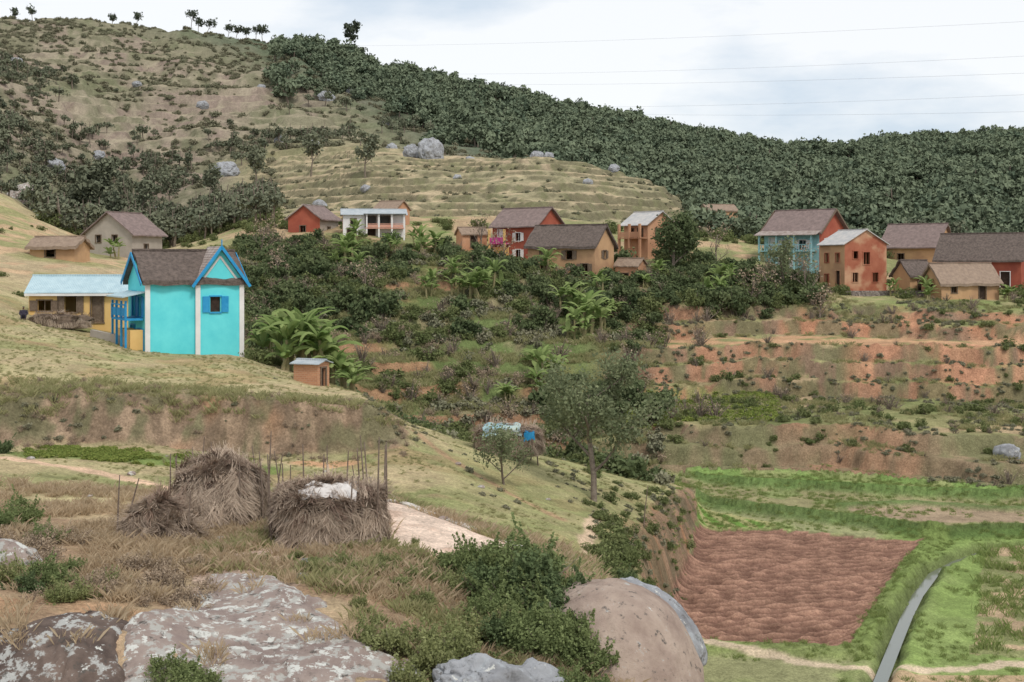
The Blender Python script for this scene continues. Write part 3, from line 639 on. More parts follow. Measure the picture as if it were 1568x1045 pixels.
e=house('yellow_building',132,91,3,6.8,3.4,2.35,3.35,'yellow','bmetal',ops={'F':[(.6,1.0,.9,.7,'w'),(2.4,.9,.8,1.2,'s'),(4.2,.2,.8,1.8,'d')]},z=-4.4,over=.3,th=.06,shut='wood')
mb=MB(); mb.box((0,-2.02,2.1),(7.2,.06,.16)); mb.obj('white_fascia',M['white'],e)
house('gray_house',190,149,-113,5.2,6.6,3.0,5.3,'gray','tile',ops={'R':[(1.5,2.0,.7,.8),(3.8,2.0,.7,.8)],'B':[(2,1,.7,.8)]},z=.1,over=.5)
house('small_red_house',480,158,-108,5,4.2,2.8,4.3,'red','rust',ops={'R':[(1.6,1.0,.7,.9)],'B':[(2,1,.7,.8)]},z=2.3,side='gray',over=.4,roofside='tile')
e=house('white_verandah_house',572,154,8,7.2,4.6,3.7,4.35,'white','gbmetal',ops={'F':[(.5,.3,.8,1.8,'d'),(.9,2.4,.6,.8),(2.6,2.3,1.2,1.2,'o'),(4.2,2.3,1.2,1.2,'o'),(2.8,.2,.9,1.8,'d'),(4.6,.6,.8,.9)],'R':[(1,2.3,.8,.8)]},z=1.7,over=.35,th=.06,endmat='pink')
mb=MB(); mb.box((1.2,-2.9,2.1),(4.4,1.2,.12)); mb.box((1.2,-3.45,2.6),(4.4,.06,.06)); mb.box((1.2,-3.45,2.35),(4.4,.04,.3)); mb.obj('verandah_floor',M['pink'],e)
mb=MB(); [mb.box((xx,-3.4,1.1),(.18,.18,5.2)) for xx in(-.9,.5,2,3.4)]; mb.obj('verandah_posts',M['white'],e)
mb=MB(); mb.box((1.2,-3.0,3.75),(4.9,1.5,.08)); mb.obj('verandah_roof',M['gbmetal'],e)
e=house('red_balcony_house',808,151,-38,6.4,5,4.2,6.1,'red','tile',ops={'F':[(3.4,2.4,.7,.9),(3.4,.5,.7,.9),(.8,2.3,.8,1.4,'d')],'R':[(1,2.4,.8,.9),(3.1,2.4,.7,.9,'s'),(1,.4,.8,1),(3.2,.4,.8,1.5,'d')]},z=-.1,over=.45,shut='white',frame='white')
mb=MB(); mb.box((-1.9,-2.95,2.1),(2.4,.9,.14)); mb.box((-1.9,-3.4,2.5),(2.4,.06,.6)); mb.obj('balcony',M['magenta'],e)
mb=MB(); [mb.box((xx,-3.35,1.2),(.22,.22,5.0)) for xx in(-3.0,-.8)]; mb.box((-1.9,-2.6,.9),(2.3,.1,1.6)); mb.obj('yellow_posts',M['yellow'],e)
house('ochre_thatched_house',874,140,-30,8,4.6,3.5,5.5,'ochre','thatch',ops={'F':[(1.5,2.1,.8,.9,'d'),(4.6,2.1,.8,.9,'s'),(1.5,.3,.8,1.3),(6.4,.3,.8,1.3)],'R':[(2,2.2,.7,.8)]},z=-1.9,th=.28,over=.4,shut='wood')
e=house('orange_tower_house',993,150,-52,3.9,4,3.9,5.2,'orange','gmetal',ops={'R':[(1.2,2.4,.6,.9),(2.5,.5,.7,1.2)],'F':[(.8,2.3,.8,1.0,'o'),(2.3,2.3,.8,1.0,'o')]},z=.4,over=.5,th=.07)
mb=MB(); mb.box((0,-2.6,2.2),(3.8,1.1,.12)); [mb.box((xx,-3.0,1.4),(.25,.25,4.8)) for xx in(-1.7,0,1.7)]; mb.box((0,-3.0,2.6),(3.6,.12,.6)); mb.obj('verandah',M['orange'],e)
e=house('teal_verandah_house',1233,154,-42,7.2,6.4,4.4,6.9,'red','tile',ops={'F':[(.7,2.4,.8,1.3,'d'),(2.4,2.4,.9,1.0),(4.6,2.4,.9,1.0),(2.4,.3,.9,1.3)],'R':[(1.6,2.6,.9,1.0),(3.9,2.6,.9,1.0),(2.4,.3,1,1.3)]},z=-1.0,over=.5,side='teal',shut='white',frame='white',barge='wood')
mb=MB(); mb.box((-.3,-3.7,2.15),(7.0,1.1,.12)); mb.box((-.3,-4.2,2.9),(7.0,.07,.08)); [mb.box((xx,-4.2,2.5),(.07,.07,.8)) for xx in np.arange(-3.7,3.3,.35)]; [mb.box((xx,-4.2,1.6),(.18,.18,5.0)) for xx in(-3.7,-1.4,.9,3.1)]; mb.obj('teal_verandah',M['teal'],e)
mb=MB(); mb.add([(-4.2,-3.2,4.45),(3.9,-3.2,4.45),(3.9,-4.6,3.95),(-4.2,-4.6,3.95),(-4.2,-3.2,4.52),(3.9,-3.2,4.52),(3.9,-4.6,4.02),(-4.2,-4.6,4.02)],[(0,1,2,3),(4,7,6,5),(2,6,7,3),(0,3,7,4),(1,5,6,2)]); mb.obj('verandah_roof',M['rust'],e)
house('brick_house',1306,143,-69,4.6,5.4,5.0,6.5,'rpatch','gmetal',ops={'R':[(1.1,3.4,.6,.8,'o'),(2.4,2.8,.8,1.3,'w'),(1.0,.9,.7,1.0,'w'),(3.6,.9,.7,1.0,'w')],'F':[(1.0,3.0,.7,1.0),(3.0,3.0,.7,1.0),(1.0,.6,.7,1.1),(3.0,.3,.8,1.8,'d')]},z=-3.15,over=.3,th=.08,side='ochre',frame='rpatch')
mb=MB()
for r_ in range(6):
    xx=-5.6
    while xx<5.6:
        w_=random.uniform(.3,.65); mb.box((xx+w_/2,random.uniform(-.05,.05),r_*.3+.15),(w_-.03,.6,.28),Matrix.Rotation(random.uniform(-.04,.04),3,'Y')); xx+=w_
x,y=st(1330,138.6); o=mb.obj('stone_retaining_wall',M['stone']); o.location=(x,y,-4.95); CLEAR.append((x,y-3,3.5))
house('brown_roof_house',1405,166,-38,7,5.6,4.4,7.0,'ochre','tile',ops={'R':[(1.2,2.6,.8,.9),(3.4,2.6,.8,.9)],'F':[(2,2.5,.8,.8)]},z=-2.4,over=.5)
house('red_long_house',1508,150,-33,9.2,6,3.6,6.3,'red','thatch',ops={'F':[(2,1.2,.9,1),(5,1.2,.9,1),(7,.2,1,1.9,'d')],'R':[(2,1.4,.9,1)]},z=-3.3,over=.5,th=.2,frame='white')
house('low_ochre_house',1470,138,14,6.8,3.8,1.9,3.7,'ochre','tan',ops={'F':[(1.2,.9,.6,.6),(4.4,.1,.8,1.6,'d')],'L':[(1.6,1.2,.5,.5)]},z=-4.2,th=.28,over=.35)
house('small_hut',1398,141,20,3,3,2.2,3.6,'ochre','thatch',ops={'F':[(1,.1,.8,1.5,'d')]},z=-3.7,th=.22,over=.35)
hz=max(H(*st(1100,226)),6.4)
house('field_hut',1100,226,15,5.4,4,2.2,3.2,'ochre','tan',ops={'F':[(2,.1,1,1.5,'o')]},z=hz,th=.2,over=.25)
house('small_ochre_shed',966,139,-30,2.6,2.2,2.4,3.1,'orange','tan',ops={'F':[(.8,.1,.7,1.5,'d')]},z=-2.9,th=.12,over=.25)
house('small_village_shed',722,152,20,3,2.4,1.6,2.3,'orange','tan',ops={'F':[(1,.1,.7,1.3,'d')]},th=.15,over=.25)
house('distant_hut',600,166,-30,3.4,3,1.8,2.8,'orange','tan',ops={'F':[(1,.1,.7,1.3,'d')]},th=.15,over=.25)
house('straw_roof_shed',92,126,-10,4.6,3,.9,1.7,'ochre','tan',ops={'F':[(1.6,0,1,.7,'o')]},th=.3,over=.4)
house('brick_latrine',477,75.5,-22,1.6,1.3,1.45,1.6,'brick','gbmetal',ops={'R':[(.35,.1,.5,1.1,'d')]},z=-7.35,over=.2,th=.05)
mb=MB(); a=st(140,84); b_=st(205,81.5); mb.beam((a[0],a[1],-4.95),(b_[0],b_[1],-5.4),.25,1.1); mb.obj('courtyard_wall',M['gray'])
# ---------------------------------------------------------------- rocks
def granite(name,lich=(.42,.42,.40),base1=(.16,.12,.105),base2=(.30,.23,.19),amt=.56,l2=.61,bstr=.8):
    m,nt,b=mat_new(name); N=nt.nodes;Lk=nt.links; tc=N.new('ShaderNodeTexCoord')
    def nz(s,d=8,r=.6):
        n=N.new('ShaderNodeTexNoise'); n.inputs['Scale'].default_value=s; n.inputs['Detail'].default_value=d; n.inputs['Roughness'].default_value=r; Lk.new(tc.outputs['Object'],n.inputs['Vector']); return n.outputs['Fac']
    r=N.new('ShaderNodeValToRGB'); r.color_ramp.elements[0].position=.35; r.color_ramp.elements[1].position=.62; r.color_ramp.elements[0].color=(*base1,1); r.color_ramp.elements[1].color=(*base2,1); Lk.new(nz(1.1),r.inputs['Fac'])
    def mixc(fac,a,bc,lo,hi):
        mr=N.new('ShaderNodeMapRange'); mr.inputs['From Min'].default_value=lo; mr.inputs['From Max'].default_value=hi; Lk.new(fac,mr.inputs['Value'])
        mx=N.new('ShaderNodeMix'); mx.data_type='RGBA'; Lk.new(mr.outputs['Result'],mx.inputs['Factor']); Lk.new(a,mx.inputs['A']); mx.inputs['B'].default_value=(*bc,1); return mx.outputs['Result']
    o=mixc(nz(2.2,9,.68),r.outputs['Color'],lich,amt,amt+.04)
    o=mixc(nz(4.1,7,.7),o,(.10,.09,.08),.57,.66); o=mixc(nz(3.4,9,.7),o,(.60,.60,.56),l2,l2+.025)
    Lk.new(o,b.inputs['Base Color'])
    bp=N.new('ShaderNodeBump'); bp.inputs['Strength'].default_value=bstr; bp.inputs['Distance'].default_value=.08; Lk.new(nz(9,9,.7),bp.inputs['Height']); Lk.new(bp.outputs['Normal'],b.inputs['Normal'])
    return m
G1=granite('lichen_granite',lich=(.42,.41,.38),base1=(.25,.195,.175),base2=(.38,.31,.27),amt=.52,l2=.555); G2=granite('brown_granite',base1=(.27,.20,.165),base2=(.42,.33,.27),amt=.62,l2=.66); G3=granite('blue_gray_granite',lich=(.38,.40,.42),base1=(.22,.22,.23),base2=(.36,.37,.39)); G4=granite('dark_granite',base1=(.07,.052,.046),base2=(.20,.15,.125),amt=.54,l2=.60)
def rock(name,parts,mat):
    bm=bmesh.new()
    for k,(cx,cy,cz,rx,ry,rz_,ay,az,am) in enumerate(parts):
        b2_=bmesh.new(); bmesh.ops.create_icosphere(b2_,subdivisions=6 if max(rx,ry)>1 else 4,radius=1)
        rot=Matrix.Rotation(R(az),3,'Z')@Matrix.Rotation(R(ay),3,'Y')
        for v in b2_.verts:
            p=v.co.copy(); q=p*1.3+Vector((k*7.7+cx,cy,0))
            f=1+am*(mn.fractal(q,1,2,5)*.5)+am*.35*abs(mn.noise(q*2.2))
            cr=abs(mn.noise(Vector((p.x*1.7+cy,p.y*1.7,k*3+p.z))))
            f-=am*.22*max(0,1-cr/.05)
            w=Vector((p.x*rx,p.y*ry,p.z*rz_))*f
            v.co=rot@w+Vector((cx,cy,cz))
        tmp=bpy.data.meshes.new('t'); b2_.to_mesh(tmp); b2_.free(); bm.from_mesh(tmp)
    me=bpy.data.meshes.new(name); bm.to_mesh(me); bm.free(); me.materials.append(mat)
    me.polygons.foreach_set('use_smooth',[True]*len(me.polygons)); return new_obj(name,me)
def xs_(u,d): return (u-784)/2000*d
def slab_patch(name,poly,x0,x1,y0,y1,mat,lift,seed,res=.05,edge=.5,relief=.5):
    gx_,gy_=np.meshgrid(np.arange(x0,x1,res),np.arange(y0,y1,res)); P=pline(poly)
    ex=gx_+(fbm(gx_,gy_,1.2,4,seed)-.5)*1.3; ey=gy_+(fbm(gx_,gy_,1.0,4,seed+5)-.5)*1.5
    dE=dist_line(np.vstack([P,P[:1]]),ex,ey); ins=inpoly(P,ex,ey); sd=np.where(ins,dE,-dE)
    m=sst(-edge*.4,edge,sd); zg=look(Z,gx_,gy_)
    zs=blur1(blur1(zg,10,0),10,1)
    rel=(fbm(gx_,gy_,2.4,5,seed+9)-.5)*relief; st_=(fbm(gx_+gy_*.4,gy_-gx_*.3,1.7,2,seed+20)); stp=np.floor(st_*5)/5*.35*relief*2
    crack=np.abs(fbm(gx_,gy_,1.9,3,seed+30)-.5); rel-=.10*sst(.018,.0,crack)
    z=zs+lift*m+(rel+stp-.15)*m-(1-m)*.45
    n_,m_=gx_.shape; ii=np.arange(n_*m_).reshape(n_,m_)
    F_=np.stack([ii[:-1,:-1],ii[:-1,1:],ii[1:,1:],ii[1:,:-1]],-1).reshape(-1,4); keep=(m.ravel()[F_]>.01).any(1)
    return new_obj(name,np_mesh(name,np.stack([gx_,gy_,z],-1).reshape(-1,3),F_[keep],mat,True))
slabpoly=[(150,21.6),(170,25.6),(215,27.2),(262,29.2),(310,31.2),(380,31.6),(450,30.8),(520,29.2),(575,27.2),(690,26.2),(700,21.6)]
slab_patch('granite_slab',slabpoly,-9.6,.2,21,33,G1,.22,801,relief=.32,edge=.8)
slab_patch('granite_slab',[(290,31.8),(300,34.3),(400,34.6),(470,33),(450,31.6),(380,31.9)],-9,-4,31,35.5,G1,.08,811,relief=.2)
darkpoly=[(-480,22),(-480,27.3),(-200,27),(0,26.8),(110,26.6),(190,26.2),(225,25.2),(225,22)]
slab_patch('dark_rock_face',darkpoly,-16.5,-5.4,21.4,28,G4,.22,821,relief=.5)
slab_patch('granite_slab',[(425,31.2),(430,33),(520,33.2),(590,32),(560,31)],-6.2,-2.4,30.3,33.8,G3,.14,831,relief=.2)
rock('boulder',[(xs_(10,31),31,-7.25,.85,.7,.6,10,0,.3)],G1)
rock('boulder',[(xs_(750,25.2),25,-8.35,1.1,.9,.7,15,20,.5),(xs_(820,25.5),25.4,-8.5,.8,.6,.6,20,0,.5)],G3)
rock('round_boulder',[(xs_(925,28.5),29.2,-9.85,2.25,3.0,2.65,10,0,.09)],G2)
rock('gray_boulder',[(xs_(1015,31),31.4,-8.8,1.35,1.3,.68,44,0,.2)],G3)
for u,d,s in((660,295,4),(632,298,2.6),(38,235,4.5),(345,300,4),(240,270,2.5),(500,420,3.5),(543,450,4),(822,285,2),(840,283,1.5),(85,300,3),(490,210,1.5),(1542,92,1.2),(940,268,1.6),(25,420,3),(600,330,2),(720,300,1.5),(150,330,2.2),(430,340,2.2),(590,400,2.5),(310,400,2.4),(480,330,2),(400,430,2),(210,430,2.2),(560,235,1.2),(700,250,1.1),(900,240,1.2)):
    x,y=st(u,d); rock('hillside_boulder',[(x,y,H(x,y)+s*.25,s*.75,s*.7,s*(.95 if u in(660,632) else .6),random.uniform(-20,20),random.uniform(0,90),.4)],G3 if u!=38 else G1)
for i in range(22):
    u=random.uniform(20,860); d=random.uniform(34,62); x,y=st(u,d); s=random.uniform(.08,.2)
    rock('loose_stone',[(x,y,H(x,y)+s*.15,s,s*.8,s*.5,0,random.uniform(0,90),.3)],G1)
mb=MB(); K=[(590,44.2),(640,43.2),(700,41.1),(760,39.7),(820,38.1),(880,36.4)]
for a,b_ in zip(K[:-1],K[1:]):
    for s in range(5):
        t0=s/5;t1=(s+.95)/5; pa=[a[i]+(b_[i]-a[i])*t0 for i in(0,1)]; pb=[a[i]+(b_[i]-a[i])*t1 for i in(0,1)]
        p=st(*pa);q=st(*pb); jj=random.uniform(-.04,.04); mb.beam((p[0],p[1]+jj,H(*p)+.0),(q[0],q[1]+jj,H(*q)+.0),.26,.2)
mb.obj('stone_kerb',noisemat('pale_stone',(.45,.41,.37),(.62,.58,.53),3))
# ---------------------------------------------------------------- haystacks
strawm=leafmat('straw_blades',(.28,.215,.165),(.28,.215,.165),(.64,.52,.41),.2); strawc=noisemat('straw_core',(.16,.12,.09),(.27,.20,.15),4,bump=1,dist=.06)
strawd=leafmat('dark_straw_blades',(.17,.115,.09),(.17,.115,.09),(.42,.31,.24),.1)
pole=noisemat('pole_wood',(.13,.095,.075),(.24,.19,.15),6)
def haystack(name,u,d,rx,ry,h,shape,nb,poles,z=None,clump=1.0):
    x,y=st(u,d); z=H(x,y) if z is None else z; e=empty(name,(x,y,z))
    def prof(t):
        return {'dome':(1.0+.08*math.sin(t*4.0))*max(0,1-max(0,(t-.6)/.4)**2.8),'flat':(.93+.12*math.sin(t*3.1))*max(0,1-max(0,(t-.82)/.18)**3.5),'heap':max(0,1-t)**.55}[shape]
    sd=u*.37
    def surf(a,t):
        v=Vector((math.cos(a)*1.6,math.sin(a)*1.6,t*2.2+sd))
        f=1+.26*mn.noise(v)*clump+.12*mn.noise(v*2.7)*clump
        zz=t*h*(1+.22*mn.noise(Vector((math.cos(a)*1.2*prof(t),math.sin(a)*1.2*prof(t),sd+9)))*clump)
        return Vector((rx*prof(t)*f*math.cos(a),ry*prof(t)*f*math.sin(a),zz))
    V=[];Fc=[];n=56;m=24
    for i in range(m+1):
        t=i/m
        for k in range(n):
            p=surf(6.283*k/n,t); V.append((p.x*.96,p.y*.96,p.z*.98-.04))
    for i in range(m):
        for k in range(n): Fc.append((i*n+k,i*n+(k+1)%n,(i+1)*n+(k+1)%n,(i+1)*n+k))
    mb=MB(); mb.add(V,Fc); mb.obj('stack_core',strawc,e,smooth=True)
    def blades(nb,mat,topbias,nm):
        Q=[];sh=[]
        nbun=nb//26
        for b_ in range(nbun):
            a0=random.random()*6.283; t0=(1-(random.random()**2)*.4) if topbias else random.random()**.8
            o=Vector((math.cos(a0),math.sin(a0),0)); steep_=t0<.75 if shape!='heap' else random.random()<.5
            tl=Vector((-math.sin(a0),math.cos(a0),0))
            bd_=((Vector((0,0,-1)) if steep_ else o*random.uniform(-1,1))+tl*random.gauss(0,.75)+o*random.gauss(.08,.13)+Vector((0,0,random.gauss(0,.25)))).normalized()
            bs=random.random()*.7; L0=random.uniform(.22,.5); lift=random.uniform(0,.06)
            for i in range(26):
                a=a0+random.gauss(0,.07); t=min(.995,max(0,t0+random.gauss(0,.045)))
                p=surf(a,t)+o*lift+Vector((0,0,lift*.5 if not steep_ else 0)); dr=(bd_+Vector((random.gauss(0,.2),random.gauss(0,.2),random.gauss(0,.2)))).normalized()
                w=dr.cross(o if steep_ else Vector((0,0,1))).normalized()*random.uniform(.006,.015)
                q=p+dr*L0*random.uniform(.6,1.2); q.z=max(q.z,.01)
                Q+=[p-w,p+w,q+w*.5,q-w*.5]; sh.append(min(1,bs+random.random()*.3))
        me=np_mesh(nm,np.array([tuple(v) for v in Q]),np.arange(len(Q)).reshape(-1,4),mat)
        at=me.attributes.new('shade','FLOAT','POINT'); at.data.foreach_set('value',np.repeat(np.array(sh),4).astype(np.float32)); new_obj(nm,me,e)
    blades(nb,strawm,False,'straw'); blades(nb//5,strawd,True,'dark_weathered_straw')
    mb=MB()
    for (px,py,hh,lx,ly) in poles:
        b0=H(x+px,y+py)-z-.15
        mb.tube([(px,py,b0),(px+lx*.5+random.uniform(-.05,.05),py+ly*.5,b0+hh*.5),(px+lx,py+ly,b0+hh)],[.035,.03,.016],6)
    if poles: mb.obj('poles',pole,e)
    return e
def ring(n,rx,ry,a0,a1,h0,h1):
    o=[]
    for i in range(n):
        a=R(a0+(a1-a0)*i/max(1,n-1)+random.uniform(-6,6)); o.append((rx*math.cos(a),ry*math.sin(a),random.uniform(h0,h1),random.uniform(-.25,.25),random.uniform(-.15,.15)))
    return o
haystack('haystack',338,38.5,1.24,1.2,2.05,'dome',15000,ring(5,1.45,1.4,100,200,1.9,2.7)+ring(4,1.45,1.3,-60,60,1.6,2.9),clump=.8)
e=haystack('haystack',506,35.2,1.42,1.15,1.6,'flat',16000,ring(6,1.6,1.3,110,200,1.9,2.8)+ring(7,1.45,1.25,-70,60,1.8,3.1)+ring(3,1.45,1.25,80,110,2.4,3.2),clump=.6)
V=[];n=36
for i in range(n):
    for j in range(n):
        a=-.75+1.55*i/(n-1); b_=-1.02+1.5*j/(n-1)
        V.append((a+.05*mn.noise(Vector((a*4,b_*4,7))),b_+.06*mn.noise(Vector((a*5,b_*3,2))),1.60+.12*mn.noise(Vector((a*2.2,b_*2.2,1)))+.09*math.exp(-((a-.15)**2+(b_+.2)**2)*3)-max(0,-b_-.82)*1.0-max(0,abs(a-.02)-.5)*.45+.08*mn.noise(Vector((a*6,b_*6,4)))))
me=np_mesh('plastic_sheet',np.array(V),np.array([(i*n+j,i*n+j+1,(i+1)*n+j+1,(i+1)*n+j) for i in range(n-1) for j in range(n-1)]),M['sheet'],True); new_obj('plastic_sheet',me,e)
haystack('brush_heap',238,35.3,1.15,.9,1.1,'heap',9000,[(-.9,.2,1.8,.4,0),(.9,-.3,1.5,.1,.1),(.5,-.7,1.1,.05,0)],clump=1.5)
haystack('brush_heap',262,36.8,.8,.8,.9,'heap',4000,[],clump=1.6)
haystack('straw_covered_wall',92,86.5,2.0,.8,.95,'flat',3000,[],clump=1.2)
hx,hy=st(778,66.5)
e=haystack('straw_stack',778,66.5,1.6,1.2,1.5,'flat',7000,ring(6,1.55,1.2,150,400,1.4,1.9)+[(-1.7,0,2.0,.8,.2),(-1.3,.3,1.7,-.6,.1)],z=H(hx,hy)+.12,clump=.7); CLEAR.append((hx,hy,2.2)); CLEAR.append((hx,hy-3,2.0))
V=[];n=16
for i in range(n):
    for j in range(n):
        a=-1.25+1.9*i/(n-1); b_=-1.2+1.7*j/(n-1); V.append((a+.1*mn.noise(Vector((a*3,b_*3,5))),b_,1.52+.2*mn.noise(Vector((a*2.4,b_*2.4,1)))-max(0,-b_-.8)*1.0-max(0,abs(a+.25)-.7)*.5))
me=np_mesh('tarp',np.array(V),np.array([(i*n+j,i*n+j+1,(i+1)*n+j+1,(i+1)*n+j) for i in range(n-1) for j in range(n-1)]),noisemat('pale_tarp',(.46,.52,.44),(.26,.46,.55),2.5),True); new_obj('tarp',me,e)
me=np_mesh('blue_cloth',np.array(V)*np.array([.28,.3,.9])+np.array([1.15,-.85,-.1]),np.array([(i*n+j,i*n+j+1,(i+1)*n+j+1,(i+1)*n+j) for i in range(n-1) for j in range(n-1)]),M['blue'],True); new_obj('blue_cloth',me,e)
mb=MB()
for u,d,h in((180,36,1.6),(268,39.5,1.5),(985,60,2.2),(398,40,2.2),(420,39,2.0),(432,41,1.9),(445,39.5,1.6),(560,38.5,2.6),(552,38,1.8),(300,40.5,2.1),(325,41,2.0)):
    x,y=st(u,d); z=H(x,y); lx=random.uniform(-.25,.25); mb.tube([(x,y,z-.1),(x+lx*.4,y,z+h*.5),(x+lx,y,z+h)],[.032,.026,.014],5)
mb.obj('wooden_stakes',pole)
# ---------------------------------------------------------------- trees
def tree(name,u,d,height,spread,seed,mat,nleaf,ls,crown=.3,trunk=.12,clr=.35,lean=0,up=.5):
    r=random.Random(seed); x,y=st(u,d); z=H(x,y); e=empty(name,(x,y,z)); mb=MB(); tips=[]
    def grow(p,dr,ln,rad,lev):
        pts=[p];rs=[rad];q=p;dd_=dr
        S=4
        for i in range(S):
            dd_=(dd_+Vector((r.gauss(0,.13),r.gauss(0,.13),.04))).normalized(); q=q+dd_*ln/S; pts.append(q); rs.append(rad*(1-.55*(i+1)/S))
        mb.tube(pts,rs,7 if lev<2 else 4)
        if lev>=1: tips.extend(pts[2:])
        if lev<3:
            nb=[6,4,3][lev]
            for i in range(nb):
                t=(crown if lev==0 else .3)+ (1-(crown if lev==0 else .3))*(i+.6)/nb
                k=min(S-1,int(t*S)); pp=pts[k].lerp(pts[k+1],t*S-k)
                a=r.uniform(0,6.28) if lev else i*2.4+r.uniform(-.3,.3)
                side=Vector((math.cos(a),math.sin(a),r.uniform(.1,.5)+up*.5)).normalized()
                nd=(dd_*.35+side).normalized(); l2=(spread*(1.05-.45*t) if lev==0 else ln*.55)*r.uniform(.8,1.15)
                grow(pp,nd,l2,rs[k]*.55,lev+1)
    grow(Vector((0,0,-.15)),Vector((lean,0,1)).normalized(),height*.78,trunk,0)
    mb.obj('trunk_and_limbs',bark,e,smooth=True)
    if nleaf:
        T_=np.array([tuple(t) for t in tips]); k=rng.integers(0,len(T_),nleaf); P=T_[k]+rng.normal(size=(nleaf,3))*clr*.5
        sh=np.clip(rng.random(len(T_))[k]*.6+rng.random(nleaf)*.4,0,1)
        new_obj('foliage',leaf_mesh('leaves',P,ls,mat,up=.5,shade=sh),e)
    return e
LM['olive']=leafmat('olive_leaves',(.12,.15,.085),(.15,.175,.095),(.26,.285,.16),.3)
LM['far1']=leafmat('solitary_tree_leaves',(.07,.09,.07),(.09,.11,.08),(.13,.15,.10),.2)
CLEAR.append((*st(910,61),1.5))
tree('leafy_tree',909,61,6.6,3.0,3,LM['olive'],8000,.105,crown=.2,trunk=.16,clr=.6,up=.2)
tree('small_tree',772,58,2.9,1.3,5,LM['olive'],2200,.07,crown=.08,trunk=.06,clr=.35)
tree('conifer_tree',125,255,14,4.2,8,LM['wood'],3500,.6,crown=.12,trunk=.35,clr=1.4)
tree('eucalyptus_tree',535,556,19,4.5,9,LM['far1'],500,.9,crown=.5,trunk=.3,clr=1.2)
for i,(u,h) in enumerate(((292,8),(303,6),(316,7),(348,6),(362,6),(378,5),(392,6),(402,6),(22,5),(50,6),(210,5),(172,4),(886,8),(895,6),(1024,6),(1245,7),(1100,5),(1330,6),(1423,5),(1490,5),(555,8),(770,6),(1170,5))):
    tree('ridge_tree',u,(562 if u<900 else 588),h*1.1,h*.45,20+i,LM['far1'],240,.55,crown=.5,trunk=.16,clr=.8)
for i,(u,d,h) in enumerate(((260,262,11),(395,275,8),(476,270,9),(560,255,9),(225,250,9),(180,245,9),(320,255,8),(1445,232,8),(1395,240,8),(60,215,7))):
    tree('hillside_tree',u,d,h,h*.33,60+i,LM['wood'],700,.38,crown=.4,trunk=.18,clr=.9)
tree('dark_leafy_tree',1030,141,6.2,2.6,91,LM['dark'],4000,.2,crown=.15,trunk=.2,clr=.8)
tree('village_tree',1205,136,5.5,2.4,92,LM['olive'],1200,.18,crown=.2,trunk=.14,clr=.7)
for i,(u,d,h) in enumerate(((735,147,5),(1098,147,5),(400,140,4.5),(430,128,3.5),(1235,133,5.5),(1180,134,4),(560,126,3.5),(1150,131,3.5),(770,138,4),(1255,128,3))):
    tree('bare_tree',u,d,h,h*.45,93+i,LM['dry'],200,.13,crown=.1,trunk=.11,clr=.5)
B=[(425,86,1.5),(452,84,1.6),(485,83,1.5),(510,82,1.25),(440,82,1.2),(412,88,1.3),(465,82.5,1.2),(535,81,.9),(820,112,1.0),(835,110,1.05),(815,108,.8),(775,106,.8),
 (890,122,1.3),(905,120,1.2),(880,118,1.1),(870,124,1.1),(910,124,1.1),(700,128,1.0),(720,127,1.2),(735,128,1.1),(755,130,1.0),(690,131,1.0),(525,137,1.1),(540,138,1.2),(515,135,.9),(550,134,.9),
 (650,142,1.0),(665,144,1.1),(640,145,1.0),(545,146,1.0),(178,143,.85),(1100,132,.8),(1105,138,1.0),(1120,136,.9),(1418,137,.9),(1425,135,.7),(1170,136,.9),
 (850,140,1.0),(840,136,.9),(920,130,.9),(940,127,.8),(1008,138,.8),(600,141,.9),(660,128,.9),(1370,138,.6),(1080,131,.8),(985,133,.7),(1545,136,.8)]
bx=np.array([st(u,d) for u,d,s in B]); instancer('banana_plants',bx[:,0],bx[:,1],np.array([s for *_,s in B]),c_ban,tilt=.05)
for u,d,s in B: CLEAR.append((*st(u,d-.5),.9*s))
# ---------------------------------------------------------------- vegetation masses
def sc(n,a,b): return rng.uniform(a,b,n)
def nz_(x,y,s,seed): return fbm(x,y,s,3,seed)
def pr(x,v,a,b): return rng.random(len(x))<sst(a,b,v)
x,y=samp(12500,420,2060,255,610,lambda u,d,t,x,y:(t>20.15+sst(1150,1000,u)*.45)&(t<23.4)&pr(x,(u-690)/330+(t-20.7)*.75+(nz_(x,y,40,3)-.5)*2.2,0,1.0)&(nz_(x,y,25,8)>.3),False)
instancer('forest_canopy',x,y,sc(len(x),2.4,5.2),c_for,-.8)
x,y=samp(900,1050,2060,185,275,lambda u,d,t,x,y:(t>18.2)&(t<20.5)&((u-1060)>(d-200)*-.2),True)
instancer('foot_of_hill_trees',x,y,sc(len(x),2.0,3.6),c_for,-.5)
x,y=samp(17000,-450,1100,215,562,lambda u,d,t,x,y:(t>19.0)&(t<23.1)&pr(x,nz_(x,y,38,15)*.5+.5*nz_(x,y,9,16),.34,.62)&((t>20.4)|(u<420)),False)
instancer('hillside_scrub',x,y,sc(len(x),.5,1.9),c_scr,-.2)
x,y=samp(3600,-450,700,200,440,lambda u,d,t,x,y:(t>18.4)&(t<22.0)&pr(x,nz_(x,y,30,25)+.2*sst(420,150,u)-.09*(t-20),.45,.70)&((t>20.4)|(u<420)),False)
instancer('hillside_woodland',x,y,sc(len(x),1.1,2.7),c_for2,-.3)
x,y=samp(500,60,420,165,245,lambda u,d,t,x,y:(t>17.6)&(u+ (d-165)*-.5>40),True)
instancer('ravine_trees',x,y,sc(len(x),1.4,2.8),c_for2,-.3)
x,y=samp(700,60,420,165,245,lambda u,d,t,x,y:(t>17.6)&(u+ (d-165)*-.5>40),True)
instancer('ravine_scrub',x,y,sc(len(x),.8,1.9),c_bush,-.3)
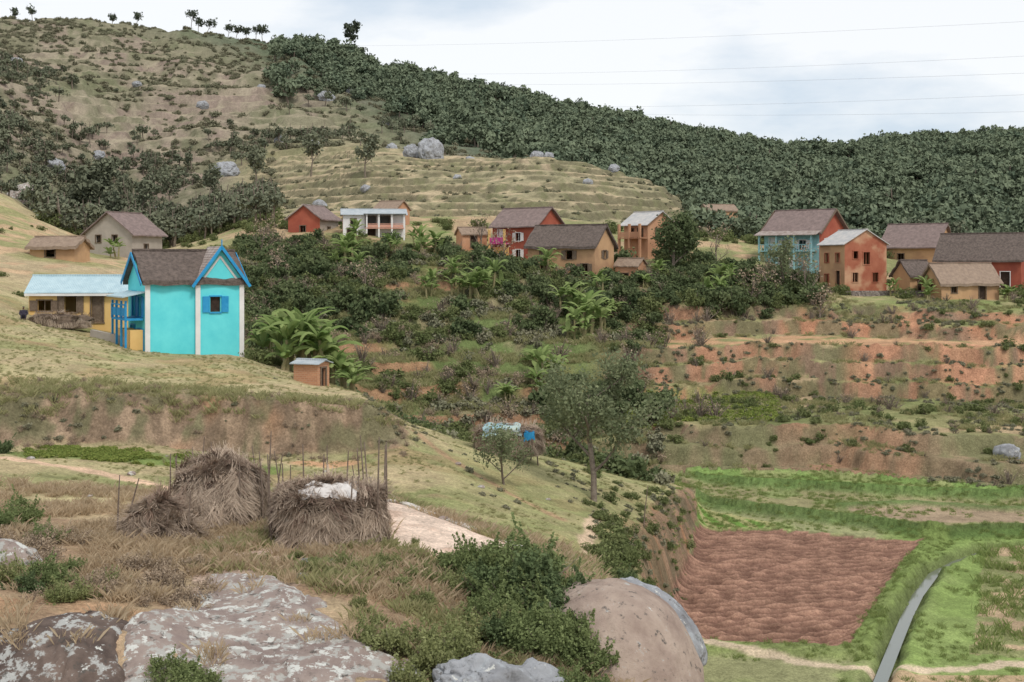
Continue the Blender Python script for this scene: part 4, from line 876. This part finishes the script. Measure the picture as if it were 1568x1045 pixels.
x,y=samp(1500,350,1100,180,300,lambda u,d,t,x,y:(t>18.1)&(t<20.5)&((nz_(x,y,18,91)>.58)|(rng.random(len(x))<.35)),True)
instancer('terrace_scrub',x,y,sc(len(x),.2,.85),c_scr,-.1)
slopef=lambda lo,seed,hi=.14:(lambda u,d,t,x,y:(t>10.3)&(t<16.4)&(u>360+np.maximum(0,(12-t))*60)&pr(x,nz_(x,y,8,seed),lo,lo+hi)&(u<1010))
x,y=samp(2300,350,1010,76,150,slopef(.38,31)); instancer('slope_bushes',x,y,sc(len(x),.5,1.5),c_bush,-.15)
x,y=samp(1300,350,1010,76,150,slopef(.46,33)); instancer('dark_slope_bushes',x,y,sc(len(x),.6,1.8),c_dark,-.15)
x,y=samp(1300,350,1010,76,150,slopef(.36,35)); instancer('slope_scrub',x,y,sc(len(x),.4,1.2),c_scr,-.1)
x,y=samp(500,350,1250,90,160,slopef(.38,36)); instancer('dry_slope_scrub',x,y,sc(len(x),.4,1.2),c_dry,-.1)
x,y=samp(300,350,1100,90,160,lambda u,d,t,x,y:(t>11)&(t<16.8)); instancer('twiggy_shrubs',x,y,sc(len(x),.8,1.7),c_twig,-.1)
road=lambda t:(t>14.05)&(t<15.05)
x,y=samp(11000,900,2050,84,142,lambda u,d,t,x,y:(t>11.05)&(t<16.7)&~road(t)&((t<12.1)|(look(slope,x,y)>.35)|(nz_(x,y,7,37)>.5))&pr(x,nz_(x,y,4,38),.35,.62)); instancer('terrace_weeds',x,y,sc(len(x),.12,.42),c_scr,-.04)
x,y=samp(1300,900,2050,84,142,lambda u,d,t,x,y:(t>11.05)&(t<16.8)&(nz_(x,y,11,39)>.5)&~road(t)); instancer('terrace_green_bushes',x,y,sc(len(x),.2,.85),c_bush,-.1)
x,y=samp(260,950,2050,84,142,lambda u,d,t,x,y:(t>11.05)&(t<16.8)&~road(t)); instancer('terrace_dry_shrubs',x,y,sc(len(x),.4,1.1),c_twig,-.1)
x,y=samp(8000,900,2050,84,142,lambda u,d,t,x,y:(t>11.1)&(t<16.8)&~road(t)&(nz_(x,y,5,40)>.43)&(look(slope,x,y)<.7)); instancer('terrace_grass',x,y,sc(len(x),.6,1.5),c_gr,0)
x,y=samp(8000,330,1000,76,150,lambda u,d,t,x,y:(t>10.3)&(t<16.8)&(look(slope,x,y)<.8)); instancer('slope_grass',x,y,sc(len(x),1.0,2.2),c_gr,0)
x,y=samp(650,380,1600,134,172,lambda u,d,t,x,y:(t>16)&(t<18.4)&(nz_(x,y,7,41)>.5)); instancer('village_bushes',x,y,sc(len(x),.5,1.4),c_bush,-.15)
x,y=samp(150,1010,1250,126,146,lambda u,d,t,x,y:(t>15.8)); instancer('village_hedge_shrubs',x,y,sc(len(x),.7,1.8),c_dark,-.15)
x,y=samp(120,1010,1260,126,146,lambda u,d,t,x,y:(t>15.8)); instancer('village_hedge_bushes',x,y,sc(len(x),.7,1.6),c_bush,-.15)
x,y=samp(120,360,1000,126,146,lambda u,d,t,x,y:(t>15.4)); instancer('village_edge_shrubs',x,y,sc(len(x),.7,1.7),c_dark,-.15)
x,y=samp(200,-400,350,92,172,lambda u,d,t,x,y:(nz_(x,y,9,43)>.6)&(t>10.4)); instancer('left_slope_bushes',x,y,sc(len(x),.3,.9),c_bush,-.1)
x,y=samp(45,375,430,82,94); instancer('house_side_bushes',x,y,sc(len(x),.5,1.1),c_bush,-.1)
x,y=samp(2200,-300,1040,50,76,lambda u,d,t,x,y:(look(slope,x,y)>.35)&(t>6.6)&(t<10.5)&(nz_(x,y,3,45)>.42)); instancer('bank_weeds',x,y,sc(len(x),.08,.30),c_scr,-.05)
x,y=samp(450,-300,640,56,63,lambda u,d,t,x,y:(t>6.8)&(t<8.2)&(nz_(x,y,2,46)>.48)); instancer('bank_dry_weeds',x,y,sc(len(x),.12,.35),c_dry,-.05)
x,y=samp(900,-300,640,56,63,lambda u,d,t,x,y:(t>7.6)&(t<8.3)); instancer('bank_edge_grass',x,y,sc(len(x),.6,1.4),c_gr,0)
x,y=samp(200,900,1060,42,76,lambda u,d,t,x,y:(look(slope,x,y)>.35)); instancer('meadow_edge_bushes',x,y,sc(len(x),.15,.5),c_bush,-.05)
x,y=samp(60,925,1000,43,52); instancer('meadow_foot_bushes',x,y,sc(len(x),.3,.75),c_bush,-.05)
x,y=samp(1100,40,390,53.5,57.0,lambda u,d,t,x,y:nz_(x,y,1.5,47)>.4); instancer('bean_garden_plants',x,y,sc(len(x),.10,.2),c_bean,0)
x,y=samp(1100,870,1190,98,112,lambda u,d,t,x,y:(t>12.2)&(t<13.1)); instancer('yellow_green_crop',x,y,sc(len(x),.2,.4),c_bean,0)
x,y=samp(260,1500,2000,53.5,72,clear=False); instancer('corn_plants',x,y,sc(len(x),1.0,2.0),c_vg,0,tilt=.1)
# foreground
PA=[(700,32.5,.85),(730,32,.95),(760,32,1.15),(800,31.5,1.3),(840,31,1.3),(870,30,1.15),(780,30,1.1),(820,29.5,1.2),(855,28,1.1),(740,29,.85),(880,27,1.0),(870,25.2,.95),(900,25.4,.95),(835,24.8,.85),(860,24,.95),(905,24.4,.85),(795,27.2,.85),(835,27,1.0),(900,26.6,.9),
    (290,24.2,.7),(260,24.6,.6),(315,24.2,.55),(70,28.8,.7),(110,30,.6),(60,33,.7),(30,36,.8),(5,34,.7),(-40,35,.9),(-60,30,.9)]
PBl=[(640,26.6,.9),(600,26.2,.8),(570,26.6,.65),(665,25.6,.85),(625,25,.75),(690,26.2,.8),(650,29.5,.5),(610,30.5,.45),(590,31.3,.45),(540,32,.45),(500,32.2,.4),(130,28,.55),(160,29.5,.5),(90,27.6,.6),(720,30.8,.7),(770,28.3,.75),(470,31.8,.4),(680,31,.55),(400,32.5,.35),(20,29,.55),(720,27.5,.8),(690,24.6,.7)]
PD=[(845,29.6,1.1),(810,30.6,1.15),(875,28.6,1.05),(760,27.6,.8),(950,46,.7),(975,45,.6),(985,47.5,.6),(960,49,.5),(5,54,.7),(45,28.3,.55),(740,30.6,.85),(890,29.6,1.0)]
for nm,L_,cl_ in(('foreground_bushes',PA,c_near),('foreground_light_bushes',PBl,c_near2),('foreground_dark_bushes',PD,c_neard)):
    P_=np.array([st(u,d) for u,d,s in L_]); instancer(nm,P_[:,0],P_[:,1],np.array([s for *_,s in L_])*.95,cl_,-.12,tilt=.12)
x,y=samp(320,-100,330,27,36,lambda u,d,t,x,y:nz_(x,y,2,49)>.45); instancer('foreground_dry_scrub',x,y,sc(len(x),.15,.5),c_dry,-.05)
sp=pline(slabpoly); dp=pline(darkpoly)
x,y=samp(190,440,720,27,36,lambda u,d,t,x,y:(nz_(x,y,2,48)>.42)&~inpoly(sp,x,y)); instancer('foreground_low_bushes',x,y,sc(len(x),.12,.35),c_near2,-.03)
tkP=pline(tk)
x,y=samp(6500,-300,960,24,46,lambda u,d,t,x,y:~inpoly(tkP,x,y)&~inpoly(sp,x,y)&~inpoly(dp,x,y)&(nz_(x,y,1.6,51)>.43)); instancer('dry_grass',x,y,sc(len(x),.4,1.2),c_dg,0)
x,y=samp(260,-300,690,22.5,31,lambda u,d,t,x,y:(inpoly(sp,x,y)|inpoly(dp,x,y))&(nz_(x,y,1.1,52)>.58)); instancer('rock_crevice_grass',x,y,sc(len(x),.7,1.3),c_dg,.12)
x,y=samp(3800,300,960,24,46,lambda u,d,t,x,y:~inpoly(tkP,x,y)&~inpoly(sp,x,y)&(nz_(x,y,2.2,53)>.48)); instancer('green_grass',x,y,sc(len(x),.5,1.3),c_gr,0)
pL=pline(pathL)
x,y=samp(12000,-300,1050,44,92,lambda u,d,t,x,y:(t<10.2)&(t>5)&~((t>7)&(t<8))&pr(x,nz_(x,y,2.5,55),.3,.6)&(dist_line(pL,x,y)>.7)&~inpoly(tkP,x,y)); instancer('meadow_grass',x,y,sc(len(x),.15,.42),c_gr,0)
x,y=samp(9000,1030,2000,49,95,lambda u,d,t,x,y:(t<11.3)&~inpoly(plough,x,y)&(dist_line(ditch,x,y)>.4)&(dist_line(vp,x,y)>.5)&((dist_line(bund2,x,y)<1.3)|(dist_line(bund,x,y)<1)|(dist_line(bund3,x,y)<.8)|pr(x,nz_(x,y,3,57),.35,.65))); instancer('valley_grass',x,y,sc(len(x),.3,.75),c_vg,0)
# ---------------------------------------------------------------- seated person
def mkskin(n,V,E,Rr,mat,par):
    me=bpy.data.meshes.new(n); me.from_pydata(V,E,[]); me.update(); o=new_obj(n,me,par)
    o.modifiers.new('s','SKIN')
    for i,sv in enumerate(me.skin_vertices[0].data if me.skin_vertices else []):
        sv.radius=(Rr[i],Rr[i]); sv.use_root=(i==0)
    s=o.modifiers.new('ss','SUBSURF'); s.levels=2; s.render_levels=2; me.materials.append(mat); return o
def person(u,d,facing):
    x,y=st(u,d); z=H(x,y); e=empty('seated_person',(x,y,z),facing)
    cloth=noisemat('dark_clothes',(.03,.03,.045),(.06,.05,.07),8); skin=noisemat('brown_skin',(.13,.065,.04),(.17,.09,.055),8)
    V=[(0,0,.14),(0,0,.35),(0,.02,.55),(0,.0,.64),(-.19,0,.57),(.19,0,.57),(-.25,-.1,.36),(.25,-.1,.36),(-.12,-.32,.34),(.12,-.32,.34),(-.1,-.05,.14),(.1,-.05,.14),(-.13,-.42,.40),(.13,-.42,.40),(-.13,-.42,.06),(.13,-.42,.06)]
    E=[(0,1),(1,2),(2,3),(2,4),(2,5),(4,6),(5,7),(6,8),(7,9),(0,10),(0,11),(10,12),(11,13),(12,14),(13,15)]
    mkskin('clothed_body',V,E,[.15,.14,.14,.06,.07,.07,.05,.05,.04,.04,.1,.1,.075,.075,.05,.05],cloth,e)
    mkskin('head',[(0,0,.66),(0,-.01,.74),(0,-.015,.82),(0,-.12,.765)],[(0,1),(1,2),(1,3)],[.05,.095,.085,.018],skin,e)
    mkskin('hair',[(0,.035,.79),(0,.02,.87)],[(0,1)],[.10,.085],cloth,e)
    for s in(-1,1):
        hv=[(s*.12,-.32,.34),(s*.1,-.38,.35)]; he_=[(0,1)]; hr_=[.035,.035]
        for k in range(4): hv+=[(s*(.075+.018*k),-.43,.36),(s*(.075+.018*k),-.46,.34)]; he_+=[(1,2+2*k),(2+2*k,3+2*k)]; hr_+=[.01,.009]
        hv.append((s*.06,-.40,.37)); he_.append((1,10)); hr_.append(.011); mkskin('hand',hv,he_,hr_,skin,e)
        mkskin('foot',[(s*.13,-.42,.05),(s*.13,-.55,.03)],[(0,1)],[.045,.035],skin,e)
person(36,86,R(20))
# ---------------------------------------------------------------- power lines
wirem=noisemat('wire',(.25,.25,.26),(.3,.3,.3),1,bump=0)
for (u0,v0,u1,v1) in((350,331,2300,410),(500,289,2300,355),(500,276,2300,320),(600,240,2300,292),(700,235,2300,252)):
    cu=bpy.data.curves.new('power_line','CURVE'); cu.dimensions='3D'; cu.bevel_depth=.028; sp_=cu.splines.new('POLY'); n=30; sp_.points.add(n)
    a=Vector(((u0-784)/2000*900,900,v0/2000*900)); b_=Vector(((u1-784)/2000*330,330,v1/2000*330))
    for i in range(n+1):
        t=i/n; p=a.lerp(b_,t); p.z-=4*t*(1-t)*5; sp_.points[i].co=(*p,1)
    cu.materials.append(wirem); o=bpy.data.objects.new('power_line',cu); scene.collection.objects.link(o)
# ---------------------------------------------------------------- world, sun, camera
w=bpy.data.worlds.new('World'); scene.world=w; w.use_nodes=True; nt=w.node_tree; N=nt.nodes; Lk=nt.links; N.clear()
out=N.new('ShaderNodeOutputWorld'); sky=N.new('ShaderNodeTexSky'); sky.sky_type='NISHITA'; sky.sun_disc=False
SE,SA=R(52),R(150)
sky.sun_elevation=SE; sky.sun_rotation=SA
bg=N.new('ShaderNodeBackground'); bg.inputs['Strength'].default_value=.12; Lk.new(sky.outputs[0],bg.inputs['Color'])
tc=N.new('ShaderNodeTexCoord'); mp=N.new('ShaderNodeMapping'); mp.inputs['Scale'].default_value=(1,1,3.0); mp.inputs['Location'].default_value=(1.3,.4,.2); Lk.new(tc.outputs['Generated'],mp.inputs['Vector'])
n=N.new('ShaderNodeTexNoise'); n.inputs['Scale'].default_value=3.6; n.inputs['Detail'].default_value=7; n.inputs['Roughness'].default_value=.55; Lk.new(mp.outputs[0],n.inputs['Vector'])
r=N.new('ShaderNodeValToRGB'); E_=r.color_ramp.elements; E_[0].position=.32; E_[0].color=(.62,.71,.81,1); E_[1].position=.50; E_[1].color=(.95,.96,.97,1); Lk.new(n.outputs['Fac'],r.inputs['Fac'])
bg2=N.new('ShaderNodeBackground'); bg2.inputs['Strength'].default_value=1.1; Lk.new(r.outputs['Color'],bg2.inputs['Color'])
mx=N.new('ShaderNodeMixShader'); mx.inputs[0].default_value=.86; Lk.new(bg.outputs[0],mx.inputs[1]); Lk.new(bg2.outputs[0],mx.inputs[2]); Lk.new(mx.outputs[0],out.inputs[0])
sl=bpy.data.lights.new('sun','SUN'); sl.energy=1.9; sl.angle=R(12); sl.color=(1,.95,.87); so=bpy.data.objects.new('sun',sl); scene.collection.objects.link(so)
dirv=Vector((math.sin(SA)*math.cos(SE),math.cos(SA)*math.cos(SE),math.sin(SE))); so.rotation_euler=dirv.to_track_quat('Z','Y').to_euler(); so.location=(0,0,60)
cd=bpy.data.cameras.new('camera'); cam=bpy.data.objects.new('camera',cd); scene.collection.objects.link(cam); scene.camera=cam
cam.location=(0,0,0); cam.rotation_euler=(R(90),0,0); cd.sensor_width=36; cd.lens=36*2000/1568; cd.shift_y=-(522.5-400)/1568; cd.clip_end=6000; cd.clip_start=.3
scene.view_settings.view_transform='Standard'; scene.view_settings.look='None'; scene.view_settings.exposure=0
print('done')
